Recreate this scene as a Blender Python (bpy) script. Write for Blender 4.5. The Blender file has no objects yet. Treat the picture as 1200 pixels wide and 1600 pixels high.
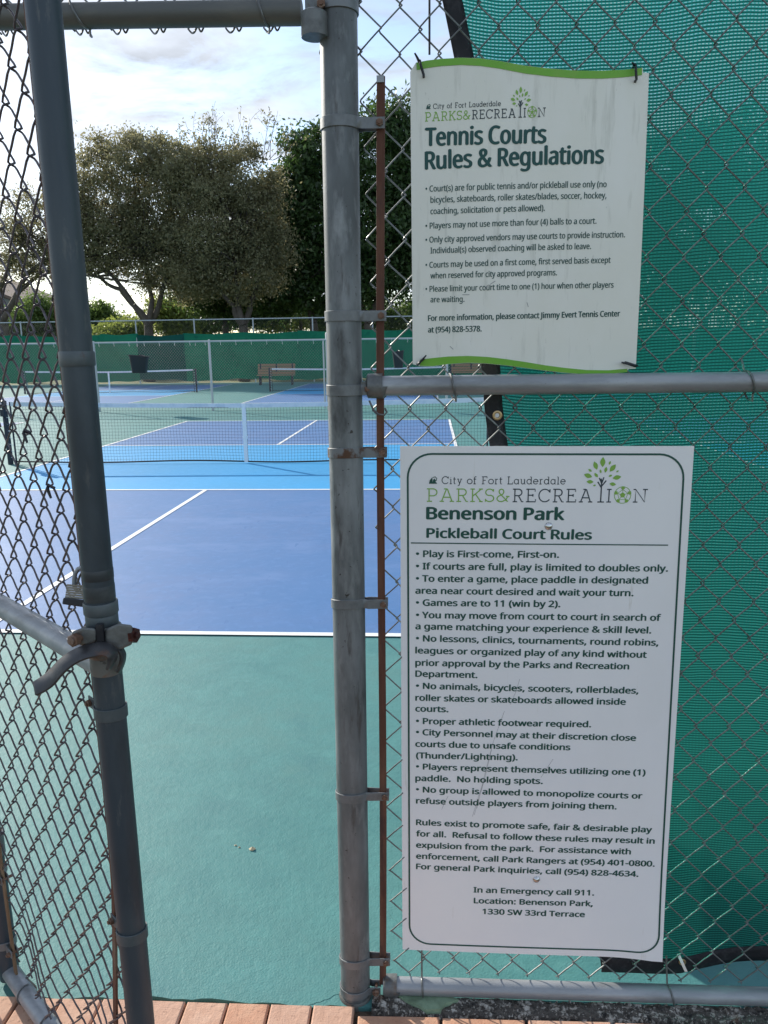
import bpy, math, random
import numpy as np
from mathutils import Vector, Matrix
random.seed(7); rng = np.random.default_rng(7)
sc = bpy.context.scene
COL = sc.collection
rad = math.radians
# ------------------------------------------------------------------ camera
FPX, TH, ROLL, ZC = 1186.5, 0.21124, -0.0134, 1.5927
Fw = np.array([0, math.cos(TH), -math.sin(TH)]); U0 = np.array([0, math.sin(TH), math.cos(TH)]); R0 = np.array([1., 0, 0])
Rt = R0 * math.cos(ROLL) + U0 * math.sin(ROLL); Up = -R0 * math.sin(ROLL) + U0 * math.cos(ROLL)
CAM = np.array([0, 0, ZC])
cd = bpy.data.cameras.new('camera'); cam = bpy.data.objects.new('camera', cd); COL.objects.link(cam)
cam.matrix_world = Matrix(((Rt[0], Up[0], -Fw[0], 0), (Rt[1], Up[1], -Fw[1], 0), (Rt[2], Up[2], -Fw[2], ZC), (0, 0, 0, 1)))
cd.sensor_fit = 'VERTICAL'; cd.sensor_height = 24; cd.lens = FPX / 1600 * 24; cd.clip_start = .02; cd.clip_end = 3000
sc.camera = cam
# ------------------------------------------------------------------ sky and sun
SUN_AZ, SUN_EL = rad(-43), rad(27)       # left of straight ahead
w = bpy.data.worlds.new('World'); sc.world = w; w.use_nodes = True
nt = w.node_tree; N = nt.nodes; L = nt.links; N.clear()
out = N.new('ShaderNodeOutputWorld'); bg = N.new('ShaderNodeBackground'); bg.inputs[1].default_value = .12
sky = N.new('ShaderNodeTexSky'); sky.sky_type = 'NISHITA'; sky.sun_disc = False
sky.sun_elevation = SUN_EL; sky.sun_rotation = SUN_AZ; sky.air_density = 1.0; sky.dust_density = .6; sky.ozone_density = 1.4
tc = N.new('ShaderNodeTexCoord'); sep = N.new('ShaderNodeSeparateXYZ'); L.new(tc.outputs['Generated'], sep.inputs[0])
zz = N.new('ShaderNodeMath'); zz.operation = 'ADD'; zz.inputs[1].default_value = .14; L.new(sep.outputs[2], zz.inputs[0])
zm = N.new('ShaderNodeMath'); zm.operation = 'MAXIMUM'; zm.inputs[1].default_value = .05; L.new(zz.outputs[0], zm.inputs[0])
cmb = N.new('ShaderNodeCombineXYZ')
for i in range(2):
    dv = N.new('ShaderNodeMath'); dv.operation = 'DIVIDE'; L.new(sep.outputs[i], dv.inputs[0]); L.new(zm.outputs[0], dv.inputs[1]); L.new(dv.outputs[0], cmb.inputs[i])
n1 = N.new('ShaderNodeTexNoise'); n1.inputs['Scale'].default_value = 2.3; n1.inputs['Detail'].default_value = 9; n1.inputs['Roughness'].default_value = .62; n1.inputs['Distortion'].default_value = .35
mp = N.new('ShaderNodeMapping'); mp.inputs['Rotation'].default_value = (0, 0, .5); mp.inputs['Scale'].default_value = (1, 1.35, 1); mp.inputs['Location'].default_value = (3.1, 1.4, 0)
L.new(cmb.outputs[0], mp.inputs[0]); L.new(mp.outputs[0], n1.inputs['Vector'])
cr = N.new('ShaderNodeValToRGB'); cr.color_ramp.elements[0].position = .40; cr.color_ramp.elements[0].color = (.12, .12, .12, 1); cr.color_ramp.elements[1].position = .60; cr.color_ramp.elements[1].color = (1, 1, 1, 1)
L.new(n1.outputs[0], cr.inputs[0])
bw = N.new('ShaderNodeRGBToBW'); L.new(sky.outputs[0], bw.inputs[0])
ccol = N.new('ShaderNodeMix'); ccol.data_type = 'RGBA'; ccol.blend_type = 'ADD'; ccol.inputs[0].default_value = 1; ccol.inputs[7].default_value = (2.9, 3.2, 3.7, 1)
sm = N.new('ShaderNodeMath'); sm.operation = 'MULTIPLY'; sm.inputs[1].default_value = .13; L.new(bw.outputs[0], sm.inputs[0]); L.new(sm.outputs[0], ccol.inputs[6])
n2 = N.new('ShaderNodeTexNoise'); n2.inputs['Scale'].default_value = 2.3; n2.inputs['Detail'].default_value = 6; L.new(mp.outputs[0], n2.inputs['Vector'])
shm = N.new('ShaderNodeMapRange'); shm.inputs[1].default_value = .35; shm.inputs[2].default_value = .65; shm.inputs[3].default_value = .55; shm.inputs[4].default_value = 1.12; L.new(n2.outputs[0], shm.inputs[0])
csh = N.new('ShaderNodeMix'); csh.data_type = 'RGBA'; csh.blend_type = 'MULTIPLY'; csh.inputs[0].default_value = 1
L.new(ccol.outputs[2], csh.inputs[6]); L.new(shm.outputs[0], csh.inputs[7])
mx = N.new('ShaderNodeMix'); mx.data_type = 'RGBA'
L.new(cr.outputs[0], mx.inputs[0]); L.new(sky.outputs[0], mx.inputs[6]); L.new(csh.outputs[2], mx.inputs[7])
L.new(mx.outputs[2], bg.inputs[0]); L.new(bg.outputs[0], out.inputs[0])
sl = bpy.data.lights.new('sun', 'SUN'); sl.energy = 3.1; sl.angle = rad(.6); sl.color = (1, .93, .82)
so = bpy.data.objects.new('sun', sl); COL.objects.link(so)
sd = Vector((math.sin(SUN_AZ) * math.cos(SUN_EL), math.cos(SUN_AZ) * math.cos(SUN_EL), math.sin(SUN_EL)))
so.rotation_euler = sd.to_track_quat('Z', 'Y').to_euler(); so.location = (-20, 20, 30)
sc.view_settings.view_transform = 'Standard'; sc.view_settings.look = 'None'; sc.view_settings.exposure = 1.0; sc.view_settings.gamma = 1
sc.view_settings.use_curve_mapping = False
sc.render.engine = 'CYCLES'; sc.cycles.max_bounces = 8; sc.cycles.transparent_max_bounces = 24

# ------------------------------------------------------------------ geometry helpers
def ray(x, y): return Fw + Rt * (x - 600) / FPX - Up * (y - 800) / FPX
def onplane(x, y, P, n):
    d = ray(x, y); P = np.asarray(P, float); n = np.asarray(n, float)
    return CAM + d * (((P - CAM) @ n) / (d @ n))
def at(x, y, Y): return onplane(x, y, (0, Y, 0), (0, 1, 0))       # point seen at photo pixel x, y at distance Y
class MB:
    def __init__(s): s.v = []; s.f = []; s.smooth = False
    def add(s, vs, fs):
        o = len(s.v); s.v += [tuple(map(float, p)) for p in vs]; s.f += [tuple(i + o for i in f) for f in fs]; return s
    def box(s, x0, x1, y0, y1, z0, z1, M=None):
        vs = [(x, y, z) for x in (x0, x1) for y in (y0, y1) for z in (z0, z1)]
        if M is not None: vs = [M(*p) for p in vs]
        return s.add(vs, [(0, 1, 3, 2), (4, 6, 7, 5), (0, 4, 5, 1), (2, 3, 7, 6), (0, 2, 6, 4), (1, 5, 7, 3)])
    def quad(s, a, b, c, d): return s.add([a, b, c, d], [(0, 1, 2, 3)])
    def tube(s, pts, r, n=6, cap=True, flat=None):
        pts = [Vector(p) for p in pts]; k = len(pts)
        rs = r if hasattr(r, '__len__') else [r] * k
        T = []
        for i in range(k):
            t = pts[min(i + 1, k - 1)] - pts[max(i - 1, 0)]
            T.append(t.normalized() if t.length > 1e-9 else Vector((0, 0, 1)))
        a = Vector((0, 0, 1)) if abs(T[0].z) < .9 else Vector((1, 0, 0))
        u = T[0].cross(a).normalized(); vs = []
        for i in range(k):
            u = (u - T[i] * u.dot(T[i])).normalized(); v = T[i].cross(u)
            for j in range(n):
                an = 2 * math.pi * (j + .5) / n
                o = u * (math.cos(an) * rs[i]) + v * (math.sin(an) * rs[i])
                if flat is not None: o -= flat * (o.dot(flat) * .8)
                vs.append(pts[i] + o)
        fs = [(i * n + j, i * n + (j + 1) % n, (i + 1) * n + (j + 1) % n, (i + 1) * n + j) for i in range(k - 1) for j in range(n)]
        if cap: fs += [tuple(range(n - 1, -1, -1)), tuple((k - 1) * n + j for j in range(n))]
        s.smooth = True
        return s.add(vs, fs)
    def build(s, name, mat, parent=None, **kw):
        me = bpy.data.meshes.new(name); me.from_pydata(s.v, [], s.f); me.materials.append(mat)
        me.update()
        if s.smooth:
            me.polygons.foreach_set('use_smooth', [True] * len(me.polygons))
            try: me.set_sharp_from_angle(angle=rad(42))
            except Exception: pass
        o = bpy.data.objects.new(name, me); COL.objects.link(o)
        if parent is not None: o.parent = parent
        for k, v in kw.items(): o[k] = v
        return o
def tag(o, label, cat, group=None):
    o['label'] = label; o['category'] = cat
    if group: o['group'] = group
    return o
def empty(name, label, cat, loc=(0, 0, 0), group=None):
    o = bpy.data.objects.new(name, None); o.empty_display_size = .1; COL.objects.link(o); o['base'] = 1; del o['base']
    return tag(o, label, cat, group)
def bevel(o, wd=.002, seg=2):
    m = o.modifiers.new('bevel', 'BEVEL'); m.width = wd; m.segments = seg; m.limit_method = 'ANGLE'; return o

# ------------------------------------------------------------------ materials
def mat(name, base, rough=.6, metal=0., noise=None, bump=None, spec=None, streak=None, extra=None, coord='Object'):
    """noise = list of (scale, colour, low, high[, stretch]) layers; bump = list of (scale, strength, distance)"""
    m = bpy.data.materials.new(name); m.use_nodes = True; t = m.node_tree; n = t.nodes; l = t.links
    b = n['Principled BSDF']; b.inputs['Roughness'].default_value = rough; b.inputs['Metallic'].default_value = metal
    if spec is not None: b.inputs['Specular IOR Level'].default_value = spec
    c = n.new('ShaderNodeTexCoord'); cur = None; base = tuple(base) + (1,)
    b.inputs['Base Color'].default_value = base
    for ly in noise or []:
        sc_, colr, lo, hi = ly[:4]; st = ly[4] if len(ly) > 4 else (1, 1, 1)
        mpn = n.new('ShaderNodeMapping'); mpn.inputs['Scale'].default_value = st; mpn.inputs['Location'].default_value = (random.random() * 9, random.random() * 9, random.random() * 9)
        l.new(c.outputs[coord], mpn.inputs[0])
        tx = n.new('ShaderNodeTexNoise'); tx.inputs['Scale'].default_value = sc_; tx.inputs['Detail'].default_value = 6; tx.inputs['Roughness'].default_value = .62
        l.new(mpn.outputs[0], tx.inputs['Vector'])
        rp = n.new('ShaderNodeMapRange'); rp.inputs[1].default_value = lo; rp.inputs[2].default_value = hi; l.new(tx.outputs[0], rp.inputs[0])
        mxn = n.new('ShaderNodeMix'); mxn.data_type = 'RGBA'; l.new(rp.outputs[0], mxn.inputs[0])
        if cur is None: mxn.inputs[6].default_value = base
        else: l.new(cur, mxn.inputs[6])
        mxn.inputs[7].default_value = tuple(colr) + (1,); cur = mxn.outputs[2]
    if cur is not None: l.new(cur, b.inputs['Base Color'])
    nb = None
    for (s_, st_, di) in bump or []:
        tx = n.new('ShaderNodeTexNoise'); tx.inputs['Scale'].default_value = s_; tx.inputs['Detail'].default_value = 4; l.new(c.outputs[coord], tx.inputs['Vector'])
        bn = n.new('ShaderNodeBump'); bn.inputs['Strength'].default_value = st_; bn.inputs['Distance'].default_value = di; l.new(tx.outputs[0], bn.inputs['Height'])
        if nb is not None: l.new(nb, bn.inputs['Normal'])
        nb = bn.outputs[0]
    if nb is not None: l.new(nb, b.inputs['Normal'])
    return m
V = (1, 1, .16)
galv = mat('galvanised_steel', (.17, .19, .20), .5, .35, [(26, (.25, .27, .285), .45, .68, V), (5, (.095, .105, .11), .42, .58, (1, 1, .35)), (16, (.27, .29, .30), .56, .70, (1, 1, .3)), (30, (.09, .09, .09), .6, .70, (1.5, 1.5, .22)), (90, (.04, .035, .03), .66, .7), (6, (.03, .03, .03), .58, .68, (1, 1, .4))], [(160, .15, .001)])
galv_rail = mat('galvanised_rail', (.27, .29, .31), .45, .35, [(24, (.38, .40, .42), .45, .7, (.2, 1, 1)), (9, (.15, .15, .15), .55, .72, (.3, 1, 1)), (70, (.12, .1, .09), .7, .76)], [(160, .12, .001)])
galv_dark = mat('weathered_steel', (.11, .115, .11), .55, .3, [(12, (.17, .165, .145), .45, .7, (.3, 1, 1)), (9, (.16, .09, .045), .6, .75, (.5, 1, 1))], [(160, .2, .001)])
gate_m = mat('gate_post_steel', (.045, .062, .08), .5, .3, [(14, (.07, .088, .10), .45, .7, V), (40, (.11, .12, .125), .6, .7, (1, 1, .25)), (5, (.028, .034, .04), .5, .7, (1, 1, .4)), (50, (.06, .05, .045), .68, .76)], [(140, .15, .001)])
band_m = mat('band_steel', (.19, .205, .215), .5, .4, [(30, (.13, .14, .145), .45, .7), (18, (.12, .06, .03), .64, .74)], [(220, .2, .0008)])
cast_m = mat('cast_aluminium', (.17, .18, .18), .5, .4, [(40, (.10, .105, .105), .4, .7), (14, (.14, .08, .04), .62, .72)], [(120, .4, .002)])
latch_m = mat('latch_steel', (.055, .056, .06), .42, .5, [(30, (.11, .11, .11), .5, .7), (20, (.13, .07, .045), .6, .72)], [(90, .3, .001)])
rust = mat('rust', (.105, .042, .026), .8, .1, [(30, (.17, .08, .05), .45, .7, V), (60, (.06, .03, .025), .5, .7, V), (12, (.22, .17, .12), .62, .75, V)], [(120, .5, .001)])
boltm = mat('rusty_bolt', (.16, .09, .06), .6, .3, [(80, (.3, .24, .2), .5, .7)], [(200, .3, .001)])
redbolt = mat('red_rusty_bolt', (.045, .012, .01), .4, .3, [(80, (.16, .035, .025), .5, .7)], [(200, .3, .001)])
wire_m = mat('galvanised_wire', (.17, .18, .18), .42, .6, [(40, (.10, .10, .10), .45, .7), (90, (.26, .27, .27), .55, .75)])
gwire_m = mat('dark_gate_wire', (.115, .10, .11), .42, .5, [(40, (.06, .048, .05), .45, .7), (90, (.2, .19, .2), .58, .75)])
farwire = mat('far_wire', (.2, .24, .25), .5, .2)
farmetal = mat('far_galvanised', (.42, .46, .48), .5, .2, [(6, (.4, .44, .46), .4, .7)])
teal = mat('teal_court_paint', (.064, .215, .215), .62, 0, [(.35, (.088, .212, .20), .35, .65), (1.6, (.05, .19, .195), .4, .7), (9, (.075, .235, .23), .4, .7), (60, (.065, .20, .195), .5, .8), (2.2, (.06, .19, .195), .58, .7), (5, (.082, .24, .235), .60, .72, (1, 2, 1)), (130, (.3, .42, .4), .73, .77)], [(42, .30, .006), (170, .45, .003)], spec=.28)
blue = mat('blue_court_paint', (.066, .172, .375), .6, 0, [(.5, (.086, .164, .34), .35, .7), (2.5, (.056, .162, .36), .4, .7), (14, (.08, .19, .41), .5, .75), (1.3, (.095, .195, .40), .55, .68, (1, 1.6, 1)), (6, (.055, .15, .34), .62, .7, (3, 1, 1)), (110, (.3, .36, .5), .74, .78)], [(50, .2, .003), (170, .35, .002)], spec=.3)
lblue = mat('light_blue_court_paint', (.03, .30, .60), .6, 0, [(.6, (.04, .28, .54), .35, .7), (14, (.045, .32, .64), .5, .75)], [(170, .35, .002)], spec=.3)
white_line = mat('white_line_paint', (.74, .76, .76), .6, 0, [(9, (.62, .66, .68), .45, .7)], [(170, .3, .001)])
brickm = [mat('brick_%s' % k, c, .85, 0, [(18, c2, .4, .7), (90, (.2, .1, .07), .6, .75)], [(60, .5, .004), (220, .6, .002)]) for k, c, c2 in (('pink', (.50, .29, .20), (.57, .37, .27)), ('orange', (.48, .25, .16), (.55, .33, .22)), ('pale', (.53, .33, .24), (.46, .27, .19)))]
dirt = mat('joint_sand', (.12, .085, .06), .95, 0, [(30, (.05, .04, .03), .4, .7)], [(90, .8, .01)])
asphalt = mat('crumbled_asphalt', (.09, .08, .07), .8, 0, [(70, (.5, .47, .42), .52, .60), (14, (.16, .09, .06), .6, .7), (40, (.015, .015, .015), .55, .65)], [(70, 1, .012), (25, .8, .02)])
mossy = mat('green_paint_patch', (.23, .33, .22), .85, 0, [(25, (.15, .22, .14), .45, .65)], [(60, .6, .006)])
grass = mat('grass_ground', (.09, .12, .035), .9, 0, [(.4, (.2, .19, .06), .4, .65), (6, (.06, .09, .02), .4, .7)], [(8, .5, .03)])
concrete = mat('concrete', (.3, .27, .24), .9, 0, [(4, (.38, .35, .31), .4, .7)], [(60, .4, .004)])
black = mat('black_vinyl', (.006, .007, .011), .7, 0, [(60, (.03, .03, .035), .5, .7)], [(200, .2, .001)])
blackpl = mat('black_plastic', (.014, .016, .022), .45)
navy = mat('dark_blue_post', (.015, .02, .035), .4, 0, [(30, (.05, .06, .08), .6, .75)])
netstr = mat('net_cord', (.025, .035, .05), .7)
tape = mat('white_net_tape', (.66, .70, .74), .7, 0, [(8, (.5, .57, .64), .45, .7)])
tape2 = mat('white_net_strap', (.78, .8, .82), .6)
wood = mat('bench_slat_wood', (.29, .18, .11), .7, 0, [(10, (.3, .2, .12), .4, .7, (.2, 1, 1))])
wallm = mat('grey_stucco_wall', (.30, .32, .34), .9, 0, [(2, (.25, .27, .29), .4, .7)])
roofm = mat('roof_tiles', (.16, .12, .1), .9, 0, [(3, (.2, .15, .12), .4, .7)])
glassm = mat('window_glass', (.03, .04, .05), .1)
brass = mat('brass_ring', (.5, .36, .2), .35, .8)
chrome = mat('domed_bolt_steel', (.62, .63, .64), .18, 1.0, [(90, (.4, .38, .35), .55, .7)])
lockm = mat('laminated_lock_steel', (.36, .35, .32), .4, .6, [(30, (.2, .17, .14), .5, .7)], [(220, .3, .001)])
lockd = mat('lock_bumper', (.03, .035, .045), .5)
wplast = mat('white_plastic', (.75, .73, .66), .5)
signU = mat('weathered_sign_face', (.79, .80, .73), .5, 0, [(9, (.83, .84, .79), .4, .7, (1, 1, .5)), (34, (.62, .63, .57), .56, .74, (1.4, 1, .18)), (120, (.42, .42, .39), .68, .75, (1.5, 1, .3)), (420, (.1, .1, .09), .79, .82)], [(40, .05, .002)], spec=.3)
signL = mat('glossy_sign_face', (.84, .85, .86), .3, 0, [(3, (.79, .80, .81), .42, .68, (1, 1, .4)), (40, (.70, .70, .67), .66, .76, (1.5, 1, .2)), (6, (.82, .83, .85), .45, .65), (240, (.5, .5, .5), .77, .8)], spec=.4)
ink = mat('dark_green_ink', (.008, .075, .058), .5)
inku = mat('teal_ink', (.004, .068, .062), .5)
inkb = mat('charcoal_ink', (.025, .045, .06), .5)
gink = mat('green_band_ink', (.16, .43, .035), .5, 0, [(20, (.2, .42, .06), .45, .7)])
lgink = mat('leaf_green_ink', (.22, .43, .07), .5)
scratch = mat('grey_scratch', (.32, .33, .34), .7)
leafbrown = mat('dry_leaf', (.6, .5, .33), .8)
def leafmat(name, c1, c2, tr=.45, trc=None):
    m = bpy.data.materials.new(name); m.use_nodes = True; t = m.node_tree; n = t.nodes; l = t.links
    b = n['Principled BSDF']; b.inputs['Roughness'].default_value = .5; o = n['Material Output']
    g = n.new('ShaderNodeNewGeometry'); mxn = n.new('ShaderNodeMix'); mxn.data_type = 'RGBA'
    mxn.inputs[6].default_value = (*c1, 1); mxn.inputs[7].default_value = (*c2, 1)
    l.new(g.outputs['Random Per Island'], mxn.inputs[0]); l.new(mxn.outputs[2], b.inputs['Base Color'])
    ts = n.new('ShaderNodeBsdfTranslucent'); trc = trc or [min(1, x * 1.7) for x in c2]
    ts.inputs[0].default_value = (*trc, 1)
    ms = n.new('ShaderNodeMixShader'); ms.inputs[0].default_value = tr; l.new(b.outputs[0], ms.inputs[1]); l.new(ts.outputs[0], ms.inputs[2]); l.new(ms.outputs[0], o.inputs[0])
    return m
olive = leafmat('olive_leaf', (.085, .09, .045), (.23, .215, .115), .38)
dkgreen = leafmat('dark_green_leaf', (.022, .046, .014), (.06, .11, .028), .3)
midgreen = leafmat('mid_green_leaf', (.045, .08, .02), (.12, .18, .045), .4)
ygreen = leafmat('yellow_green_leaf', (.09, .13, .03), (.20, .24, .055), .45)
bark = mat('grey_brown_bark', (.075, .06, .05), .9, 0, [(4, (.12, .1, .085), .4, .7)], [(8, .8, .05)])
def screenmat(name, col, holes, pitch, trans=.5):
    m = bpy.data.materials.new(name); m.use_nodes = True; t = m.node_tree; n = t.nodes; l = t.links
    b = n['Principled BSDF']; b.inputs['Roughness'].default_value = .6; o = n['Material Output']
    b.inputs['Specular IOR Level'].default_value = .3
    c = n.new('ShaderNodeTexCoord')
    uv = n.new('ShaderNodeSeparateXYZ'); l.new(c.outputs['UV'], uv.inputs[0])
    nz = n.new('ShaderNodeTexNoise'); nz.inputs['Scale'].default_value = 9; nz.inputs['Detail'].default_value = 3; l.new(c.outputs['UV'], nz.inputs['Vector'])
    def saw(sock, p, thr, sm_):
        a = n.new('ShaderNodeMath'); a.operation = 'MULTIPLY_ADD'; a.inputs[1].default_value = 2 * math.pi / p; l.new(sock, a.inputs[0])
        nm = n.new('ShaderNodeMath'); nm.operation = 'MULTIPLY'; nm.inputs[1].default_value = 9; l.new(nz.outputs[0], nm.inputs[0]); l.new(nm.outputs[0], a.inputs[2])
        s = n.new('ShaderNodeMath'); s.operation = 'SINE'; l.new(a.outputs[0], s.inputs[0])
        r = n.new('ShaderNodeMapRange'); r.inputs[1].default_value = thr - sm_; r.inputs[2].default_value = thr + sm_; l.new(s.outputs[0], r.inputs[0]); return r.outputs[0], s.outputs[0]
    hv, sv = saw(uv.outputs[1], pitch, holes, .3); hu, su = saw(uv.outputs[0], pitch * 1.15, -.35, .3)
    mu = n.new('ShaderNodeMath'); mu.operation = 'MULTIPLY'; l.new(hv, mu.inputs[0]); l.new(hu, mu.inputs[1])
    shade = n.new('ShaderNodeMapRange'); shade.inputs[1].default_value = -1; shade.inputs[2].default_value = .6; shade.inputs[3].default_value = .18; shade.inputs[4].default_value = 1.15; l.new(sv, shade.inputs[0])
    mc = n.new('ShaderNodeMix'); mc.data_type = 'RGBA'; mc.blend_type = 'MULTIPLY'; mc.inputs[0].default_value = 1; mc.inputs[6].default_value = (*col, 1); l.new(shade.outputs[0], mc.inputs[7])
    l.new(mc.outputs[2], b.inputs['Base Color'])
    ts = n.new('ShaderNodeBsdfTranslucent'); ts.inputs[0].default_value = (*[min(1, x * 1.6) for x in col], 1)
    rf = n.new('ShaderNodeBsdfRefraction'); rf.inputs['IOR'].default_value = 1.3; rf.inputs['Roughness'].default_value = 1.0; 
    mr = n.new('ShaderNodeMix'); mr.data_type = 'RGBA'; mr.blend_type = 'MULTIPLY'; mr.inputs[0].default_value = 1; mr.inputs[6].default_value = (.08, .86, .66, 1); l.new(shade.outputs[0], mr.inputs[7]); l.new(mr.outputs[2], rf.inputs['Color'])
    m0 = n.new('ShaderNodeMixShader'); m0.inputs[0].default_value = .16; l.new(b.outputs[0], m0.inputs[1]); l.new(ts.outputs[0], m0.inputs[2])
    ms = n.new('ShaderNodeMixShader'); ms.inputs[0].default_value = trans; l.new(m0.outputs[0], ms.inputs[1]); l.new(rf.outputs[0], ms.inputs[2])
    tr = n.new('ShaderNodeBsdfTransparent'); m2 = n.new('ShaderNodeMixShader'); l.new(mu.outputs[0], m2.inputs[0]); l.new(ms.outputs[0], m2.inputs[1]); l.new(tr.outputs[0], m2.inputs[2])
    l.new(m2.outputs[0], o.inputs[0]); return m
scr_near = screenmat('green_woven_screen', (.007, .095, .078), .98, .0064, .42)
scr_far = [mat('far_green_screen_%s' % k, c, .8, 0, [(.7, c2, .35, .7), (5, c3, .5, .75)], spec=.2) for k, c, c2, c3 in (('bright', (.008, .15, .085), (.014, .19, .10), (.006, .11, .07)), ('dark', (.004, .07, .055), (.005, .085, .065), (.004, .055, .045)))]

# ------------------------------------------------------------------ court frame
CYAW, CX, CY = 0.06349, -5.4207, 4.4139
cc, cs = math.cos(CYAW), math.sin(CYAW)
def cf(u, v, z=0): return (CX + u * cc + v * cs, CY - u * cs + v * cc, z)
# ------------------------------------------------------------------ fence frame
FY = rad(3); fd = np.array([math.cos(FY), -math.sin(FY), 0]); fn = np.array([math.sin(FY), math.cos(FY), 0])
P0 = np.array([-.0815, 1.5854, 0]) + fn * .0365
def ff(s, z, n=0.): return tuple(P0 + fd * s + fn * n + np.array([0, 0, z]))
def fpx(x, y, n=0.):
    A = onplane(x, y, P0 + fn * n, fn); return float((A - P0) @ fd), float(A[2])
# gate frame
GA = rad(44); gd = np.array([-math.cos(GA), math.sin(GA), 0]); gn = np.array([math.sin(GA), math.cos(GA), 0]); G0 = np.array([-.46, 1.17, 0])
def gf(t, z, n=0.): return tuple(G0 + gd * t + gn * n + np.array([0, 0, z]))

# ================================================================== SETTING
def sheet(name, mat_, pts, z, label=None, thick=0):
    m = MB(); m.add([(p[0], p[1], z) for p in pts], [tuple(range(len(pts)))])
    o = m.build(name, mat_, kind='structure')
    if label: o['label'] = label
    return o
sheet('ground', grass, [(-400, -60), (400, -60), (400, 900), (-400, 900)], -.06)
# teal court slab with a ragged front edge
xs = np.linspace(-9, 9, 721); edge = []
for x in xs:
    s = (x - P0[0]) / fd[0]; base = P0[1] + fd[1] * s
    offs = -.035 if x < -.02 else -.035 + min(1, (x + .02) / .12) * .012
    offs += .006 * math.sin(x * 9) + .004 * math.sin(x * 41 + 1) + random.uniform(-.002, .002)
    edge.append((x, base + offs))
far = [cf(24, 35.2), cf(-34, 35.2)]
pts = edge + [cf(18, -1)[:2], far[0][:2], far[1][:2], cf(-20, -1)[:2]]
m = MB(); k = len(pts)
m.add([(p[0], p[1], 0) for p in pts] + [(p[0], p[1], -.05) for p in edge], [tuple(range(k))] + [(i + 1, i, k + i, k + i + 1) for i in range(len(edge) - 1)])
m.build('court_surface', teal, kind='structure', label='teal painted court surface')
def rect(u0, u1, v0, v1): return [cf(u0, v0), cf(u1, v0), cf(u1, v1), cf(u0, v1)]
LW = .025
def paint_court(u0, v0):
    a = 6.10; b = 13.41; k0, k1 = 4.57, 8.84
    sheet('service_area', blue, rect(u0, u0 + a, v0, v0 + k0), .004); sheet('service_area', blue, rect(u0, u0 + a, v0 + k1, v0 + b), .004)
    sheet('kitchen_zone', lblue, rect(u0, u0 + a, v0 + k0, v0 + k1), .004)
    m = MB()
    def ln(ua, ub, va, vb): m.add([(p[0], p[1], .008) for p in rect(ua, ub, va, vb)], [(0, 1, 2, 3)])
    for v in (0, k0, k1, b): ln(u0 + LW, u0 + a - LW, v0 + v - LW, v0 + v + LW)
    ln(u0 - LW, u0 + LW, v0 - LW, v0 + b + LW); ln(u0 + a - LW, u0 + a + LW, v0 - LW, v0 + b + LW)
    for q in ((LW, k0 - LW), (k1 + LW, b - LW)): ln(u0 + a / 2 - LW, u0 + a / 2 + LW, v0 + q[0], v0 + q[1])
    m.build('court_lines', white_line, kind='structure')
for q in ((0, 0), (-10.04, 0), (10.04, 0), (-.2, 19.5), (-10.1, 19.5), (9.9, 19.5)): paint_court(*q)
# hairline cracks and ridges in the paint near the gate
m = MB()
for a, b, c in (((480, 1572), (520, 1560), (560, 1535)), ((600, 1420), (615, 1440), (640, 1452))):
    P = [onplane(*p, (0, 0, .0), (0, 0, 1)) for p in (a, b, c)]
    pp = []
    for i in range(17):
        t = i / 16; q = (1 - t) ** 2 * P[0] + 2 * t * (1 - t) * P[1] + t * t * P[2]; pp.append((q[0] + random.uniform(-.003, .003), q[1] + random.uniform(-.003, .003), .0))
    m.tube(pp, .0009, 5)
m.build('paint_ridges', teal, kind='structure')

# paving: bricks laid one by one
pav = MB().add([(-6, -3, -.012), (6, -3, -.012), (6, 1.95, -.012), (-6, 1.95, -.012)], [(0, 1, 2, 3)]).build('pavement', dirt, kind='structure', label='brick paving outside the fence')
def brickmesh(w_, d_, i):
    m = MB(); h = .0115; b = .004
    m.add([(x * (w_ / 2 - (b if z else 0)), y * (d_ / 2 - (b if z else 0)), zz_) for zz_, z in ((-.05, 0), (h - b, 0), (h, 1)) for x, y in ((-1, -1), (1, -1), (1, 1), (-1, 1))],
          [(r * 4 + j, r * 4 + (j + 1) % 4, r * 4 + 4 + (j + 1) % 4, r * 4 + 4 + j) for r in (0, 1) for j in range(4)] + [(8, 9, 10, 11)])
    me = bpy.data.meshes.new('brick'); me.from_pydata(m.v, [], m.f); me.materials.append(brickm[i]); return me
bh = [brickmesh(.1005, .198, i) for i in range(3)]; bs = [brickmesh(.198, .0985, i) for i in range(3)]
nb = 0
def brick(me, x, y, rz, dz=0):
    global nb
    o = bpy.data.objects.new('brick', me); COL.objects.link(o); o.parent = pav; o.location = (x, y, dz); o.rotation_euler = (random.uniform(-.008, .008), random.uniform(-.008, .008), rz + random.uniform(-.012, .012)); nb += 1
def bpos(s, n): p = P0 + fd * s + fn * n; return p[0], p[1]
for i in range(20):                                   # soldier row left of the post
    s = -.005 - .106 * (i + .5) + .0; x, y = bpos(s, -.042 - .101); brick(random.choice(bh), x, y, -FY, -.004 + random.uniform(-.0015, .0015))
for i in range(14):                                   # stretchers to the right of the post
    s = .0 + .2055 * (i + .5); x, y = bpos(s, -.063 - .05 ); brick(random.choice(bs), x, y, -FY, -.006 + random.uniform(-.0015, .0015))
for i in range(14):
    s = .0 + .2055 * i; x, y = bpos(s, -.063 - .155 ); brick(random.choice(bs), x, y, -FY, -.006)
for r in range(5):
    for i in range(22):
        s = -2.2 + .2055 * (i + .5 * (r % 2)); x, y = bpos(s, -.30 - .1055 * r); brick(random.choice(bs), x, y, -FY, -.005)
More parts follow.
